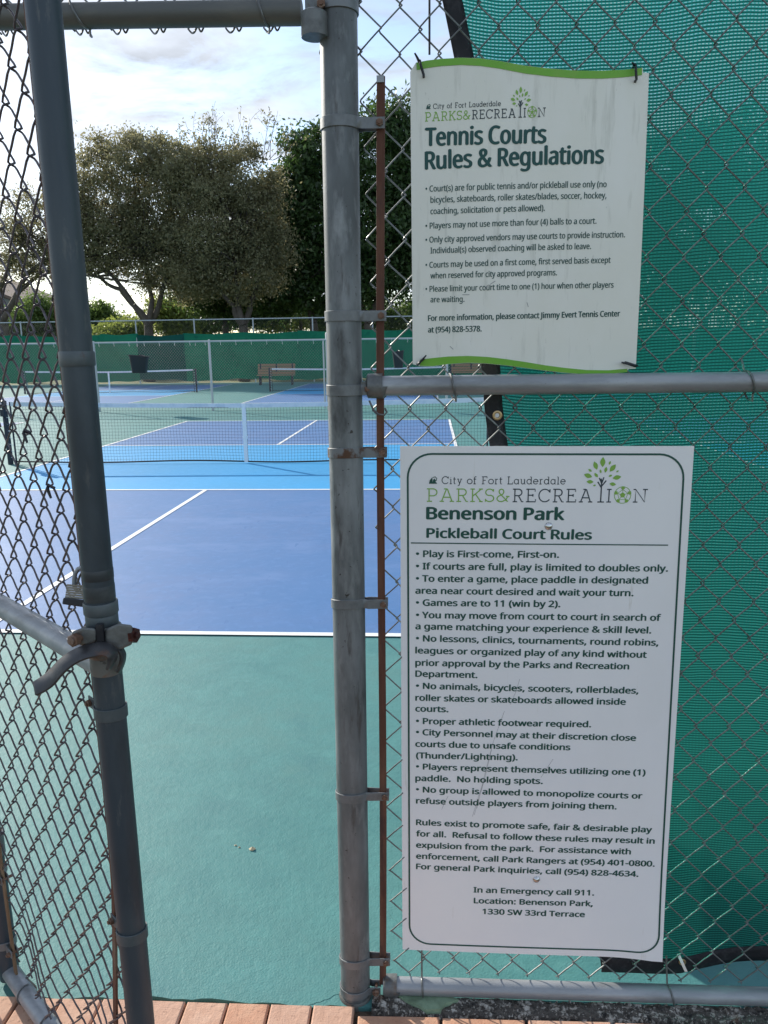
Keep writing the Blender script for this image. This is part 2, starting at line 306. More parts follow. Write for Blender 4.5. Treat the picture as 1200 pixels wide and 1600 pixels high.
# crumbled asphalt strip under the bottom rail, right of the post
m = MB(); nx, ny = 200, 7
for i in range(nx):
    for j in range(ny):
        s = .035 + i * .012; n_ = .001 - .06 * j / (ny - 1)
        p = P0 + fd * s + fn * (n_ + random.uniform(-.002, .002)); e = 1 if 0 < j < ny - 1 else 0
        m.v.append((p[0], p[1], -.004 + e * (.004 + .007 * random.random()) - (.006 if j == ny - 1 else 0)))
m.f = [(i * ny + j, (i + 1) * ny + j, (i + 1) * ny + j + 1, i * ny + j + 1) for i in range(nx - 1) for j in range(ny - 1)]
m.smooth = False; m.build('asphalt_strip', asphalt, kind='structure', label='crumbled asphalt under the bottom rail')
m = MB()
for i in range(900):
    s = random.uniform(.04, 1.6); n_ = random.uniform(-.062, -.006); p = P0 + fd * s + fn * n_; r = random.uniform(.0012, .0045)
    v = [(p[0] + r * math.cos(a) * random.uniform(.6, 1.2), p[1] + r * math.sin(a) * random.uniform(.6, 1.2), .0015) for a in (0, 1.6, 3.1, 4.7)] + [(p[0], p[1], .003 + r)]
    m.add(v, [(0, 1, 4), (1, 2, 4), (2, 3, 4), (3, 0, 4)])
gr = mat('gravel_grit', (.34, .31, .27), .6, 0, [(90, (.07, .06, .05), .42, .58), (50, (.6, .57, .52), .58, .68)]); g_ = m.build('grit', gr, kind='stuff')
tag(g_, 'loose grit in the crumbled asphalt along the bottom rail', 'grit')
m = MB(); a_ = [(.10, -.012), (.16, -.006), (.225, -.009), (.25, -.02), (.215, -.034), (.205, -.050), (.17, -.053), (.145, -.038), (.12, -.028)]
m.add([(*bpos(s, n_), .0125) for s, n_ in a_] + [(*bpos(s, n_), -.002) for s, n_ in a_], [tuple(range(len(a_) - 1, -1, -1))] + [(i, (i + 1) % 9, 9 + (i + 1) % 9, 9 + i) for i in range(9)])
m.build('paint_patch', mossy, kind='structure', label='flaking pale green paint patch below the bottom rail')

# ================================================================== NEAR FENCE
fence = empty('chain_link_fence', 'tall galvanised chain-link fence with a thick post, rails and the bar over the gate opening', 'fence')
def fset(*a): fence.location = a
def pipe(pts, r, name, m_, parent, n=28, cap=True):
    k = MB().tube(pts, r, n, cap); return k.build(name, m_, parent)
# main post, slightly leaning as in the photo
def post_c(z): return P0 + fd * (-.014 + .010 * z) * .6 + np.array([0, 0, z])
pp = [post_c(z) for z in np.linspace(-.3, 3.1, 18)]
pipe(pp, .0365, 'post', galv, fence, 40)
def strap(cx, cy, r, z, h, a0, a1, arms, name, m_, parent, axis_tab, tilt=0, th=.0028):
    """a flat steel band round a post: centre, radius, arc from a0 to a1, then flat tabs"""
    m = MB(); n = 40; prof = []
    for i in range(n + 1):
        a = a0 + (a1 - a0) * i / n
        prof.append((cx + math.cos(a) * (r + th / 2), cy + math.sin(a) * (r + th / 2), -math.sin(a) * tilt))
    t = Vector(axis_tab)
    pre = []; post = []
    s0 = Vector((prof[0][0], prof[0][1], 0)); s1 = Vector((prof[-1][0], prof[-1][1], 0))
    P = [(Vector((cx, cy, 0)) + t * d_ + Vector((-t.y, t.x, 0)) * o_) for d_, o_ in arms[0]]
    Q = [(Vector((cx, cy, 0)) + t * d_ + Vector((-t.y, t.x, 0)) * o_) for d_, o_ in arms[1]]
    prof = [(p.x, p.y, prof[0][2] * 0) for p in reversed(P)] + prof + [(q.x, q.y, 0) for q in Q]
    k = len(prof)
    for i, p in enumerate(prof):
        a = Vector(prof[max(i - 1, 0)][:2]); b = Vector(prof[min(i + 1, k - 1)][:2]); d_ = (b - a).normalized(); nrm = Vector((-d_.y, d_.x))
        for o_ in (-th / 2, th / 2):
            for zz_ in (-h / 2, h / 2): m.v.append((p[0] + nrm.x * o_, p[1] + nrm.y * o_, z + zz_ + p[2]))
    for i in range(k - 1):
        b = i * 4; c = b + 4
        for e in ((0, 1), (1, 3), (3, 2), (2, 0)): m.f.append((b + e[0], c + e[0], c + e[1], b + e[1]))
    m.f += [(0, 1, 3, 2), ((k - 1) * 4, (k - 1) * 4 + 2, (k - 1) * 4 + 3, (k - 1) * 4 + 1)]
    m.smooth = True
    o = m.build(name, m_, parent); bevel(o, .0006, 1); return o
def hexbolt(m, c, ax, r=.0075, h=.006, rod=.004, rl=.03):
    c = Vector(c); ax = Vector(ax).normalized()
    m.tube([c, c + ax * h * .85, c + ax * h], [r, r, r * .85], 6); m.tube([c - ax * rl, c + ax * (h + .003)], rod, 10); m.smooth = True
fdv = Vector(fd); fnv = Vector(fn)
angf = math.atan2(fd[1], fd[0])
def band(z, s_end=.066, tilt=0., rusty=False):
    c = post_c(z); a0, a1 = angf - rad(27), angf - rad(333)
    off = .0365 * math.sin(rad(27))
    o = strap(c[0], c[1], .0367, z, .021, a0, a1, [[(.045, -.011), (s_end, -.0095), (s_end + .022, -.0095)], [(.045, .011), (s_end, .0095), (s_end + .022, .0095)]], 'tension_band', rustband if rusty else band_m, fence, fd, tilt)
    m = MB(); q = Vector(c) + fdv * (s_end + .012) - fnv * .011 + Vector((0, 0, 0)); hexbolt(m, q, -fnv); m.build('bolt', boltm, o)
    return o
rustband = mat('half_rusty_band', (.19, .205, .215), .55, .3, [(22, (.09, .045, .025), .45, .55)], [(220, .2, .0008)])
for z, tl, ru in ((2.025, 0, 0), (1.66, 0, 0), (1.377, .003, 1), (1.038, .008, 0), (.562, .009, 0), (.105, .012, 0), (2.55, 0, 0), (2.9, 0, 0)): band(z, tilt=tl, rusty=ru)
# base band on the post foot
c = post_c(.022)
o = strap(c[0], c[1], .0367, .022, .02, angf - rad(27), angf - rad(333), [[(.042, -.012), (.064, -.012)], [(.042, .012), (.064, .012)]], 'base_band', band_m, fence, fd, .004)
m = MB(); hexbolt(m, Vector(c) + fdv * .052 - fnv * .014 + Vector((0, 0, .0)), -fnv, .009, .008); m.build('bolt', boltm, o)
MB().tube([post_c(-.02), post_c(.0), post_c(.006)], [.043, .042, .038], 24).build('post_footing', galv_dark, fence)
# tension bar (rusty flat bar woven through the mesh)
sA, zA = fpx(594, 118); sB, zB = fpx(598, 1540)
def flatbar(pts, wd, th, dirv, nv, name, m_, parent):
    m = MB()
    for p in pts:
        p = Vector(p)
        for a, b in ((-1, -1), (1, -1), (1, 1), (-1, 1)): m.v.append(tuple(p + Vector(dirv) * wd / 2 * a + Vector(nv) * th / 2 * b))
    k = len(pts); m.f = [(i * 4 + j, i * 4 + (j + 1) % 4, i * 4 + 4 + (j + 1) % 4, i * 4 + 4 + j) for i in range(k - 1) for j in range(4)] + [(3, 2, 1, 0), (k * 4 - 4, k * 4 - 3, k * 4 - 2, k * 4 - 1)]
    return bevel(m.build(name, m_, parent), .001, 2)
flatbar([ff(sB + (sA - sB) * t + .002 * math.sin(t * 7), zB + (zA - zB) * t, .004) for t in np.linspace(0, 1, 14)], .0165, .005, fd, fn, 'tension_bar', rust, fence)
MB().box(-.006, .0085, -.003, .003, 0, .012, lambda a, b, c: ff(sA + a - .001, zA + c - .012, .0015 + b)).build('bar_tip', galv_rail, fence)
# rails
RR = .0208
def rail(s0, z0, s1, z1, r=RR, name='rail', m_=None, n=0.): return pipe([ff(s0 + (s1 - s0) * t, z0 + (z1 - z0) * t, n) for t in np.linspace(0, 1, 12)], r, name, m_ or galv_rail, fence, 28)
rail(.062, 1.517, 2.95, 1.517, name='middle_rail')
rail(.062, .028, 2.95, .028, name='bottom_rail')
rail(-1.1, 3.06, 2.95, 3.06, name='top_rail')
# rail ends (cups) with brace bands
def railend(z, name='rail_end'):
    o = MB().tube([ff(.045, z), ff(.048, z), ff(.05, z), ff(.0795, z), ff(.081, z), ff(.081, z)], [.012, .023, .0255, .0265, .0265, .0235], 26).build(name, cast_m, fence)
    MB().box(.02, .05, -.006, .006, -.0095, .0095, lambda a, b, c: ff(a + .005, z + c, b - .006)).build('cup_tab', cast_m, o)
    return o
railend(1.517)
c = post_c(1.512)
o = strap(c[0], c[1], .0367, 1.510, .022, angf - rad(25), angf - rad(335), [[(.04, -.014), (.060, -.014)], [(.04, .008), (.058, .008)]], 'brace_band', band_m, fence, fd)
m = MB(); hexbolt(m, Vector(c) + fdv * .050 - fnv * .016, -fnv, .008, .006); m.build('bolt', boltm, o)
MB().tube([ff(.063, .028), ff(.066, .028), ff(.094, .028), ff(.0965, .028), ff(.0965, .028)], [.02, .0255, .0265, .0265, .0225], 26).build('rail_end', cast_m, fence)
# transom over the opening (its right end has come off the post)
_, zt = fpx(280, 22); sE, zE = fpx(472, 19.5); sF, zF = fpx(0, 27)
pipe([ff(sE, zE), ff(sE - .01, zE)] + [ff(sE + (sF - sE) * t, zE + (zF - zE) * t) for t in np.linspace(.06, 1.6, 10)], .0225, 'transom_rail', galv_dark, fence, 28)
# loose cup hanging from the brace band at the top
zc_ = fpx(540, 12)[1]
c = post_c(zc_)
o = strap(c[0], c[1], .0367, zc_, .024, angf + rad(207), angf + rad(513), [[(-.042, .010), (-.058, .010)], [(-.042, -.012), (-.062, -.012)]], 'brace_band', band_m, fence, fd)
cup = []
sU_, zU_ = fpx(491, 21, -.03); sD_, zD_ = fpx(492, 58, -.03)
MB().tube([ff(sU_, zU_ + .004, -.03), ff(sU_, zU_, -.03), ff(sD_, zD_ + .002, -.03), ff(sD_, zD_ - .001, -.03), ff(sD_, zD_ - .001, -.03), ff(sU_, zU_ - .006, -.03)], [.019, .0245, .0258, .0255, .0215, .021], 28).build('loose_rail_cup', cast_m, fence)
MB().box(-.009, .007, -.004, .004, 0, .034, lambda a, b, c_: ff(sU_ + .010 + a, zU_ + c_, -.03 + b)).build('cup_tab', cast_m, fence)
m = MB(); sq, zq = fpx(502, 7, -.036); hexbolt(m, ff(sq, zq, -.036), -fnv, .0085, .007); m.build('bolt', boltm, fence)
# ---- chain-link weaving
PW, PH = .0752, .0862
def wirepts(frame, s, z0, z1, ph, wob, n0=0., amp=.0042, ov=.0028, nwob=.0):
    """one woven wire: zigzags between s-PW/2 and s+PW/2, front leg rising to the right, rear leg falling back"""
    W = PW / 4 + ov; pts = []; k0 = math.floor(z0 / PH) - 1; k1 = math.ceil(z1 / PH) + 1
    seq = ((0., -W, 0.), (.03, -W * .93, -amp * .85), (.10, -W * .63, -amp), (.25, -.0005, -amp * .9), (.40, W * .62, -amp), (.47, W * .93, -amp * .85),
           (.5, W, 0.), (.53, W * .93, amp * .85), (.60, W * .63, amp), (.75, 0., amp * .9), (.90, -W * .62, amp), (.97, -W * .93, amp * .85))
    for k in range(k0, k1 + 1):
        for t, a, d_ in seq:
            z = (k + t) * PH + ph
            if z0 <= z <= z1: pts.append(frame(s + a + wob(s, z), z + .2 * wob(z, s), (n0(s) if callable(n0) else n0) + d_ + nwob * math.sin(z * 3.1 + s * 5.3)))
    return pts
def wob(a, b): return .0022 * math.sin(a * 11.3 + b * 7.7) + .0016 * math.sin(b * 23.1 + a * 3.1) + .001 * math.sin(a * 57 + b * 31)
S_BASE, Z_BASE = .099, 1.424
MN = .026
lean = lambda z: -.018 * (z - 1.42) - .0
wf = lambda s, z, n: ff(s + lean(z), z, n)
def weave(frame, i0, i1, z0, z1, m_, parent, sb, zb, n0, rr=.0019, nw=.002, amp=.0042, hook=None):
    # wire i is centred at sb+(i+.5)*PW/2; left corners of even wires at zb, of odd wires half a row lower
    for i in range(i0, i1):
        ph = (zb - (i % 2) * PH / 2) % PH
        pts = wirepts(frame, sb + (i + .5) * PW / 2, z0 + (.001 if i % 2 else .0), z1, ph, wob, n0, nwob=nw, amp=amp)
        if hook: pts = hook(i, pts)
        if len(pts) > 3: MB().tube(pts, rr, 6).build('wire', m_, parent)
def nmain(s): t = min(1, max(0, (s - .06) / .045)); return .004 + .022 * t * t * (3 - 2 * t)
weave(wf, -1, 47, .040, 3.04, wire_m, fence, S_BASE, Z_BASE, nmain, rr=.0017)          # right of the tension bar
weave(wf, -3, -1, 2.105, 3.04, wire_m, fence, S_BASE, Z_BASE, nmain)          # the wires above the bar run on to the post
weave(wf, -31, -4, 2.215, 3.04, wire_m, fence, S_BASE - .0, Z_BASE + .01, .027, nw=.001)   # above the opening
# knuckled loops under the transom and under the mesh edge
def loop(p0, p1, dn, r=.0019):
    m = MB(); p0, p1 = Vector(p0), Vector(p1); mid = (p0 + p1) / 2
    m.tube([p0.lerp(p1, t) + Vector((0, 0, -dn * math.sin(math.pi * t))) + fnv * (.004 * math.cos(math.pi * t)) for t in np.linspace(0, 1, 9)], r, 6); return m
for k_ in range(15):
    sk = S_BASE - .255 - .0 + (-k_ * PW) + lean(2.2) + PW / 2
    tt = (sk - sE) / (sF - sE); zb_ = zE + (zF - zE) * tt - .0225
    loop(ff(sk - .013, zb_ + .008, .024), ff(sk + .013, zb_ + .006, .010), .011).build('wire_end', wire_m, fence)
    loop(ff(sk + .010, zb_ + .008, .012), ff(sk + .021, zb_ + .006, .022), .009).build('wire_end', wire_m, fence)
# tie wires wrapped round the rails
def tie(s, z, r, tail, ds=0., dz=.012, name='tie_wire'):
    pts = []
    for i in range(19):
        a = rad(130) - rad(270) * i / 18
        pts.append(ff(s + ds * (i / 18) + .004 * math.sin(i * .5), z + math.sin(a) * (r + .0022), -math.cos(a) * 0 - math.cos(rad(0)) * 0 + (r + .0022) * -math.cos(a) * -1 * -1))
    return pts
def tiewire(x0, y0, x1, y1, zc0, r, extra=()):
    """tie wire over the front of a rail from (x0,y0) above it to (x1,y1) below it (photo pixels)"""
    s0, z0 = fpx(x0, y0, -.02); s1, z1 = fpx(x1, y1, -.02); pts = []
    pts.append(ff(s0, max(z0, zc0 + r + .002), .024)); 
    for i in range(15):
        a = rad(100) - rad(200) * i / 14; t = i / 14
        pts.append(ff(s0 + (s1 - s0) * t, zc0 + math.sin(a) * (r + .0022), -math.cos(a) * (r + .0022)))
    pts.append(ff(s1, min(z1, zc0 - r - .004), .004)); pts.append(ff(s1 - .004, min(z1, zc0 - r - .004) + .004, .02)); pts.append(ff(s1 - .009, zc0 - r - .001, .026))
    MB().tube(pts, .0023, 7).build('tie_wire', wire_m, fence)
tiewire(703, 585, 713, 628, 1.517, RR); tiewire(1172, 560, 1183, 628, 1.517, RR)
tiewire(659, 1505, 662, 1558, .028, RR); tiewire(1050, 1515, 1057, 1574, .028, RR)
tiewire(100, 0, 133, 48, fpx(115, 24)[1], .0225); tiewire(397, 0, 417, 42, fpx(405, 20)[1], .0225)
# hook ends of the mesh near the cup
MB().tube([ff(.052, 1.487, -.006), ff(.060, 1.470, -.012), ff(.071, 1.459, -.014), ff(.084, 1.457, -.012), ff(.089, 1.463, -.008), ff(.085, 1.470, -.002)], .0021, 7).build('wire_end', wire_m, fence)
# hinge-side post and the bay beyond it
HS = -1.035
pipe([ff(HS, z) for z in np.linspace(-.3, 3.1, 8)], .0365, 'post', galv, fence, 32)
pipe([ff(2.99, z) for z in (-.3, 3.1)], .030, 'post', galv, fence, 24)
rail(HS - .04, 1.517, -2.2, 1.517, name='middle_rail'); rail(HS - .04, .028, -2.2, .028, name='bottom_rail'); rail(HS - .04, 3.06, -2.2, 3.06, name='top_rail')
weave(wf, -44, -31, .052, 3.04, wire_m, fence, S_BASE, Z_BASE, .025, nw=.001)
tag(fence, fence['label'], 'fence')

# ================================================================== WINDSCREEN (near)
scr = empty('windscreen', 'sagging green woven windscreen with black hem hanging behind the right-hand fence mesh', 'windscreen')
SN = .05
lp = [fpx(*p, SN) for p in ((668, -60), (690, 0), (709, 90), (738, 330), (757, 640), (768, 720), (815, 1060), (870, 1300), (938, 1496))]
def left_s(z):
    for (sa, za), (sb_, zb_) in zip(lp, lp[1:]):
        if zb_ <= z <= za: t = (z - zb_) / (za - zb_); return sb_ + (sa - sb_) * t
    if z > lp[0][1]: t = (z - lp[0][1]); return lp[0][0] - t * .15
    return lp[-1][0]
bz = [fpx(*p, SN) for p in ((938, 1505), (1060, 1513), (1120, 1508), (1200, 1500))]
def bot_z(s): return np.interp(s, [q[0] for q in bz] + [1.6, 2.9], [q[1] for q in bz] + [bz[-1][1] + .03, .14])
def scrn(s, z):
    return SN + .012 * math.sin(s * 8 + z * 2.2) + .010 * math.sin(z * 7.5 + s * 4.2 + 1.3 * math.sin(s * 3)) * math.exp(-abs(z - 1.5) * .8) + .006 * math.sin(z * 5 - s * 6 + 1) + .004 * math.sin(s * 21 + z * 9) + .003 * math.sin(z * 31 - s * 12) * math.exp(-max(0, s - left_s(z)) * 6)
def cloth(fa, fb, nu, nv, off=0, name='', m_=None, ztop=3.0, zfix=None):
    me = bpy.data.meshes.new(name); vs = []; uvs = []; fs = []
    for i in range(nv + 1):
        for j in range(nu + 1):
            tz = i / nv; tu = j / nu
            s, z = fa(tu, tz); vs.append(ff(s, z, scrn(s, z) + off)); uvs.append((s, z + .01 * math.sin(s * 5) - .02 * math.exp(-((s - left_s(z)) * 7))))
    fs = [(i * (nu + 1) + j, i * (nu + 1) + j + 1, (i + 1) * (nu + 1) + j + 1, (i + 1) * (nu + 1) + j) for i in range(nv) for j in range(nu)]
    me.from_pydata(vs, [], fs); me.materials.append(m_); uv = me.uv_layers.new(name='UVMap')
    for lp_ in me.loops: uv.data[lp_.index].uv = uvs[lp_.vertex_index]
    me.polygons.foreach_set('use_smooth', [True] * len(me.polygons))
    o = bpy.data.objects.new(name, me); COL.objects.link(o); o.parent = scr; return o
HW = .040
def body(tu, tz):
    z0_ = .2; z = .08 + tz * (3.0 - .08); s = left_s(z) + HW * .8 + tu * (2.9 - left_s(z) - HW); b = bot_z(s); z = b + .02 + tz * (3.0 - b - .02); return (left_s(z) + HW * .8 + tu * (2.9 - left_s(z) - HW), z)
cloth(body, None, 110, 120, 0, 'screen_cloth', scr_near)
def lhem(tu, tz): z = bz[0][1] + .0 + tz * (3.0 - bz[0][1]); return (left_s(z) + tu * HW, z)
def bhem(tu, tz): s = lp[-1][0] + tu * (2.9 - lp[-1][0]); b = bot_z(s); return (s, b - .010 + tz * .044)
solid = lambda o, t: setattr(o.modifiers.new('solid', 'SOLIDIFY'), 'thickness', t)
solid(cloth(lhem, None, 4, 90, -.003, 'side_hem', black), .0015); solid(cloth(bhem, None, 80, 3, -.004, 'bottom_hem', black), .0015)
def ring(px, py, n_, r0, r1, name, m_, parent):
    s, z = fpx(px, py, n_); m = MB(); K = 20; prof = ((r0, 0), (r0, -.0015), ((r0 + r1) / 2, -.0025), (r1, -.0015), (r1, 0))
    for i in range(K):
        a = 2 * math.pi * i / K
        for r, d in prof: m.v.append(ff(s + r * math.cos(a), z + r * math.sin(a), n_ + d))
    P = len(prof); m.f = [(i * P + j, i * P + j + 1, ((i + 1) % K) * P + j + 1, ((i + 1) % K) * P + j) for i in range(K) for j in range(P - 1)]
    m.smooth = True; return m.build(name, m_, parent)
gs, gz = fpx(777, 649, .04)
ring(777, 649, scrn(gs, gz) - .006, .0052, .0105, 'grommet', brass, scr)
m = MB(); m.tube([ff(gs, gz, scrn(gs, gz) - .0062), ff(gs, gz, scrn(gs, gz) - .0058)], .0052, 16); m.build('grommet_hole', tape2, scr)
s_, z_ = fpx(1067, 1502, .04); ring(1066, 1503, scrn(s_, z_) - .007, .004, .009, 'grommet', brass, scr)
a = fpx(1063, 1498, .015); b = fpx(1072, 1518, .012)
flatbar([ff(a[0], a[1], .03), ff((a[0] * 2 + b[0]) / 3, (a[1] * 2 + b[1]) / 3, .014), ff(b[0], b[1], .012)], .0075, .0022, fd, fn, 'cable_tie', wplast, scr)
cord = [fpx(671, y, .03) for y in (-30, 0, 40, 85)]
MB().tube([ff(a, b, .031) for a, b in cord], .0022, 7).build('cord', black, scr)

# ================================================================== SIGNS
T_N_U, T_N_L = .014, .012
try: FONT = bpy.data.fonts.load(bpy.utils.system_resource('DATAFILES') + '/fonts/NotoSansHebrew-Regular.woff2')
except Exception: FONT = None                       # Blender's own interface font; its built-in face otherwise
def textmesh(body_, bold=0., name='lettering'):
    cu = bpy.data.curves.new('t', 'FONT'); cu.body = body_; cu.font = FONT or cu.font; cu.size = 1; cu.offset = bold; cu.resolution_u = 3; cu.extrude = 0
    o = bpy.data.objects.new('t', cu); COL.objects.link(o); dg = bpy.context.evaluated_depsgraph_get(); dg.update()
    me = bpy.data.meshes.new_from_object(o.evaluated_get(dg)); V_ = np.array([v.co[:] for v in me.vertices]); F = [tuple(p.vertices) for p in me.polygons]
    bpy.data.objects.remove(o); bpy.data.meshes.remove(me); return V_, F
CAPS = {}
def caph(b):
    if b not in CAPS: v, _ = textmesh('H', b); CAPS[b] = v[:, 1].max()
    return CAPS[b]
class Sign:
    def __init__(s, n_, tilt=0.): s.n = n_
    def p(s, x, y): return fpx(x, y, s.n)
    def text(s, m, body_, x0, y0, x1, y1, cap, bold=0., bend=None):
        """lettering from (x0,y0) to (x1,y1) along its baseline; cap = cap height in metres"""
        a = np.array(s.p(x0, y0)); b = np.array(s.p(x1, y1)); ex = b - a; Ln = np.hypot(*ex); ex /= Ln; ey = np.array([-ex[1], ex[0]])
        if body_.startswith('\u2022'):
            pass
        V_, F = textmesh(body_, 0); x_ = V_[:, 0]; sx = Ln / (x_.max() - x_.min()); sy = cap / caph(0)
        if len(V_) == 0: return
        # heavier weights: the same outlines laid a hair beside and above each other
        for k_, (dx, dy) in enumerate(((0, 0),) if bold < .01 else ((-bold, 0), (bold, 0)) if bold < .023 else ((-bold, 0), (bold, 0), (0, bold * .5), (0, -bold * .5))):
            q = [a + ex * ((v[0] - x_.min()) * sx + dx * cap) + ey * (v[1] * sy + dy * cap) for v in V_]
            m.add([ff(p_[0], p_[1], s.n - .0006 - .00004 * k_ - s.bulge(p_[0], p_[1])) for p_ in q], F)
    def bulge(s, a, b): return 0.
    def stroke(s, m, pts, r):
        m.tube([ff(p_[0], p_[1], s.n - .0004 - s.bulge(p_[0], p_[1])) for p_ in pts], r, 6, flat=Vector(fn))
    def poly(s, m, pts, lift=.0005):
        m.add([ff(p_[0], p_[1], s.n - lift - s.bulge(p_[0], p_[1])) for p_ in pts], [tuple(range(len(pts)))])
SL = Sign(T_N_L); SU = Sign(T_N_U)
# lower sign: gently bowed sheet with rounded printed border
cl = [SL.p(*q) for q in ((625, 697), (1085, 697), (1033, 1498), (629, 1483))]
def bil(c, u, v): return np.array(c[0]) * (1 - u) * (1 - v) + np.array(c[1]) * u * (1 - v) + np.array(c[2]) * u * v + np.array(c[3]) * (1 - u) * v
def curlL(a, b): # lower right corner comes forward a little
    du = max(0, a - .60) / .13; dv = max(0, .42 - b) / .28; return .010 * min(1, du) ** 2 * min(1.2, dv) ** 2 + .002 * math.sin(a * 5)
SL.bulge = curlL
def panel(S, grid, th, name, m_, parent):
    nu, nv = len(grid[0]), len(grid); m = MB()
    for back in (0, 1):
        for row in grid:
            for p_ in row: m.v.append(ff(p_[0], p_[1], S.n - S.bulge(p_[0], p_[1]) + back * th))
    K = nu * nv
    for i in range(nv - 1):
        for j in range(nu - 1):
            a = i * nu + j; m.f.append((a, a + 1, a + nu + 1, a + nu)); m.f.append((K + a, K + a + nu, K + a + nu + 1, K + a + 1))
    per = [(0, j) for j in range(nu)] + [(i, nu - 1) for i in range(1, nv)] + [(nv - 1, j) for j in range(nu - 2, -1, -1)] + [(i, 0) for i in range(nv - 2, 0, -1)]
    for k_ in range(len(per)):
        a = per[k_]; b = per[(k_ + 1) % len(per)]; a = a[0] * nu + a[1]; b = b[0] * nu + b[1]; m.f.append((a, b, b + K, a + K))
    m.smooth = True; return m.build(name, m_, parent)
sgl = empty('rules_sign', 'white sign with rounded green border listing pickleball court rules, bolted below the middle rail', 'sign')
panel(SL, [[bil(cl, u, v) for u in np.linspace(0, 1, 26)] for v in np.linspace(0, 1, 40)], .002, 'sign_face', signL, sgl)
# printed border: rounded rectangle in photo points
def rrect(c, rfrac=.05, n=10):
    """c = 4 corners in plane coords (tl,tr,br,bl)"""
    P = []; c = [np.array(q) for q in c]
    for i in range(4):
        p_ = c[i]; a = c[i - 1]; b = c[(i + 1) % 4]; r = rfrac
        s0 = p_ + (a - p_) / np.linalg.norm(a - p_) * r; s1 = p_ + (b - p_) / np.linalg.norm(b - p_) * r
        for t in np.linspace(0, 1, n):
            P.append(p_ + (s0 - p_) * (1 - math.sin(t * math.pi / 2)) + (s1 - p_) * (1 - math.cos(t * math.pi / 2)))
    return P
bc = [SL.p(*q) for q in ((637, 709), (1070, 710), (1027, 1487), (640, 1473))]
P = rrect(bc, .052); Pd = []
for i in range(len(P)):
    a, b = P[i], P[(i + 1) % len(P)]; k = max(1, int(np.linalg.norm(b - a) / .03))
    Pd += [a + (b - a) * j / k for j in range(k)]
m = MB(); ctr = sum(Pd) / len(Pd); w_ = .0021; K = len(Pd)
for i in range(K):
    t = Pd[(i + 1) % K] - Pd[i - 1]; t /= np.linalg.norm(t); nn = np.array([-t[1], t[0]])
    for o_ in (-1, 1): q = Pd[i] + nn * o_ * w_; m.v.append(ff(q[0], q[1], SL.n - .0006 - SL.bulge(*q)))
m.f = [(i * 2, i * 2 + 1, ((i + 1) % K) * 2 + 1, ((i + 1) % K) * 2) for i in range(K)]
a = SL.p(642, 848); b = SL.p(1044, 851.8)
for i in range(20):
    q = [np.array(a) + (np.array(b) - np.array(a)) * (i + d_) / 20 + np.array([0, e_]) for d_, e_ in ((0, -.0013), (1, -.0013), (1, .0013), (0, .0013))]
    SL.poly(m, q, .0006)
m.build('printed_border', ink, sgl)
LO = [("\u2022 Play is First-come, First-on.", 650.5, 869.8, 872.6, 871), ("\u2022 If courts are full, play is limited to doubles only.", 650.5, 889, 1043, 893), ("\u2022 To enter a game, place paddle in designated", 650.5, 908.2, 1011.7, 911.7),
("area near court desired and wait your turn.", 649.4, 927, 989, 931.3), ("\u2022 Games are to 11 (win by 2).", 650.5, 945.8, 874.6, 948.1), ("\u2022 You may move from court to court in search of", 650.5, 965, 1032, 970),
("a game matching your experience & skill level.", 649.4, 982.6, 1016.8, 989.6), ("\u2022 No lessons, clinics, tournaments, round robins,", 650.5, 1001.4, 1028, 1008.8), ("leagues or organized play of any kind without", 649.4, 1020.2, 1009.7, 1027.6),
("prior approval by the Parks and Recreation", 649.4, 1039.4, 982.3, 1045.6), ("Department.", 649.4, 1056.6, 745.3, 1058.6), ("\u2022 No animals, bicycles, scooters, rollerblades,", 650.5, 1075.4, 996.8, 1083.6),
("roller skates or skateboards allowed inside", 649.4, 1094, 977, 1101), ("courts.", 649.4, 1111, 700, 1112), ("\u2022 Proper athletic footwear required.", 650.5, 1130.3, 922.8, 1135.8),
("\u2022 City Personnel may at their discretion close", 650.5, 1147.6, 992.9, 1157.4), ("courts due to unsafe conditions", 649.4, 1166, 890.3, 1171.5), ("(Thunder/Lightning).", 650.5, 1184, 808, 1187),
("\u2022 Players represent themselves utilizing one (1)", 650.5, 1201.2, 1007.8, 1211.4), ("paddle.  No holding spots.", 649.4, 1219.3, 847.2, 1224), ("\u2022 No group is allowed to monopolize courts or", 650.5, 1236.9, 1003, 1247.9),
("refuse outside players from joining them.", 650.5, 1254.5, 962.7, 1264.3), ("Rules exist to promote safe, fair & desirable play", 650.5, 1288.2, 1018, 1300.7), ("for all.  Refusal to follow these rules may result in", 650.5, 1305.8, 1022.3, 1318.4),
("expulsion from the park.  For assistance with", 650.5, 1323.5, 985, 1334.8), ("enforcement, call Park Rangers at (954) 401-0800.", 650.5, 1340.7, 1022.3, 1354), ("For general Park inquiries, call (954) 828-4634.", 650.5, 1357, 996.8, 1369.7),
("In an Emergency call 911.", 740.2, 1393.2, 927.5, 1398.7), ("Location: Benenson Park,", 740.6, 1410, 925.5, 1415.5), ("1330 SW 33rd Terrace", 754, 1426.9, 913, 1432.3)]
for tx_ in LO:
    m = MB(); SL.text(m, *tx_, .0146, .064); m.build('lettering', ink, sgl)
for tx_, cp in ((("Benenson Park", 667, 810.6, 880.5, 812), .0262), (("Pickleball Court Rules", 667, 839.6, 923.5, 842.7), .0208)):
    m = MB(); SL.text(m, *tx_, cp, .07); m.build('heading_lettering', ink, sgl)
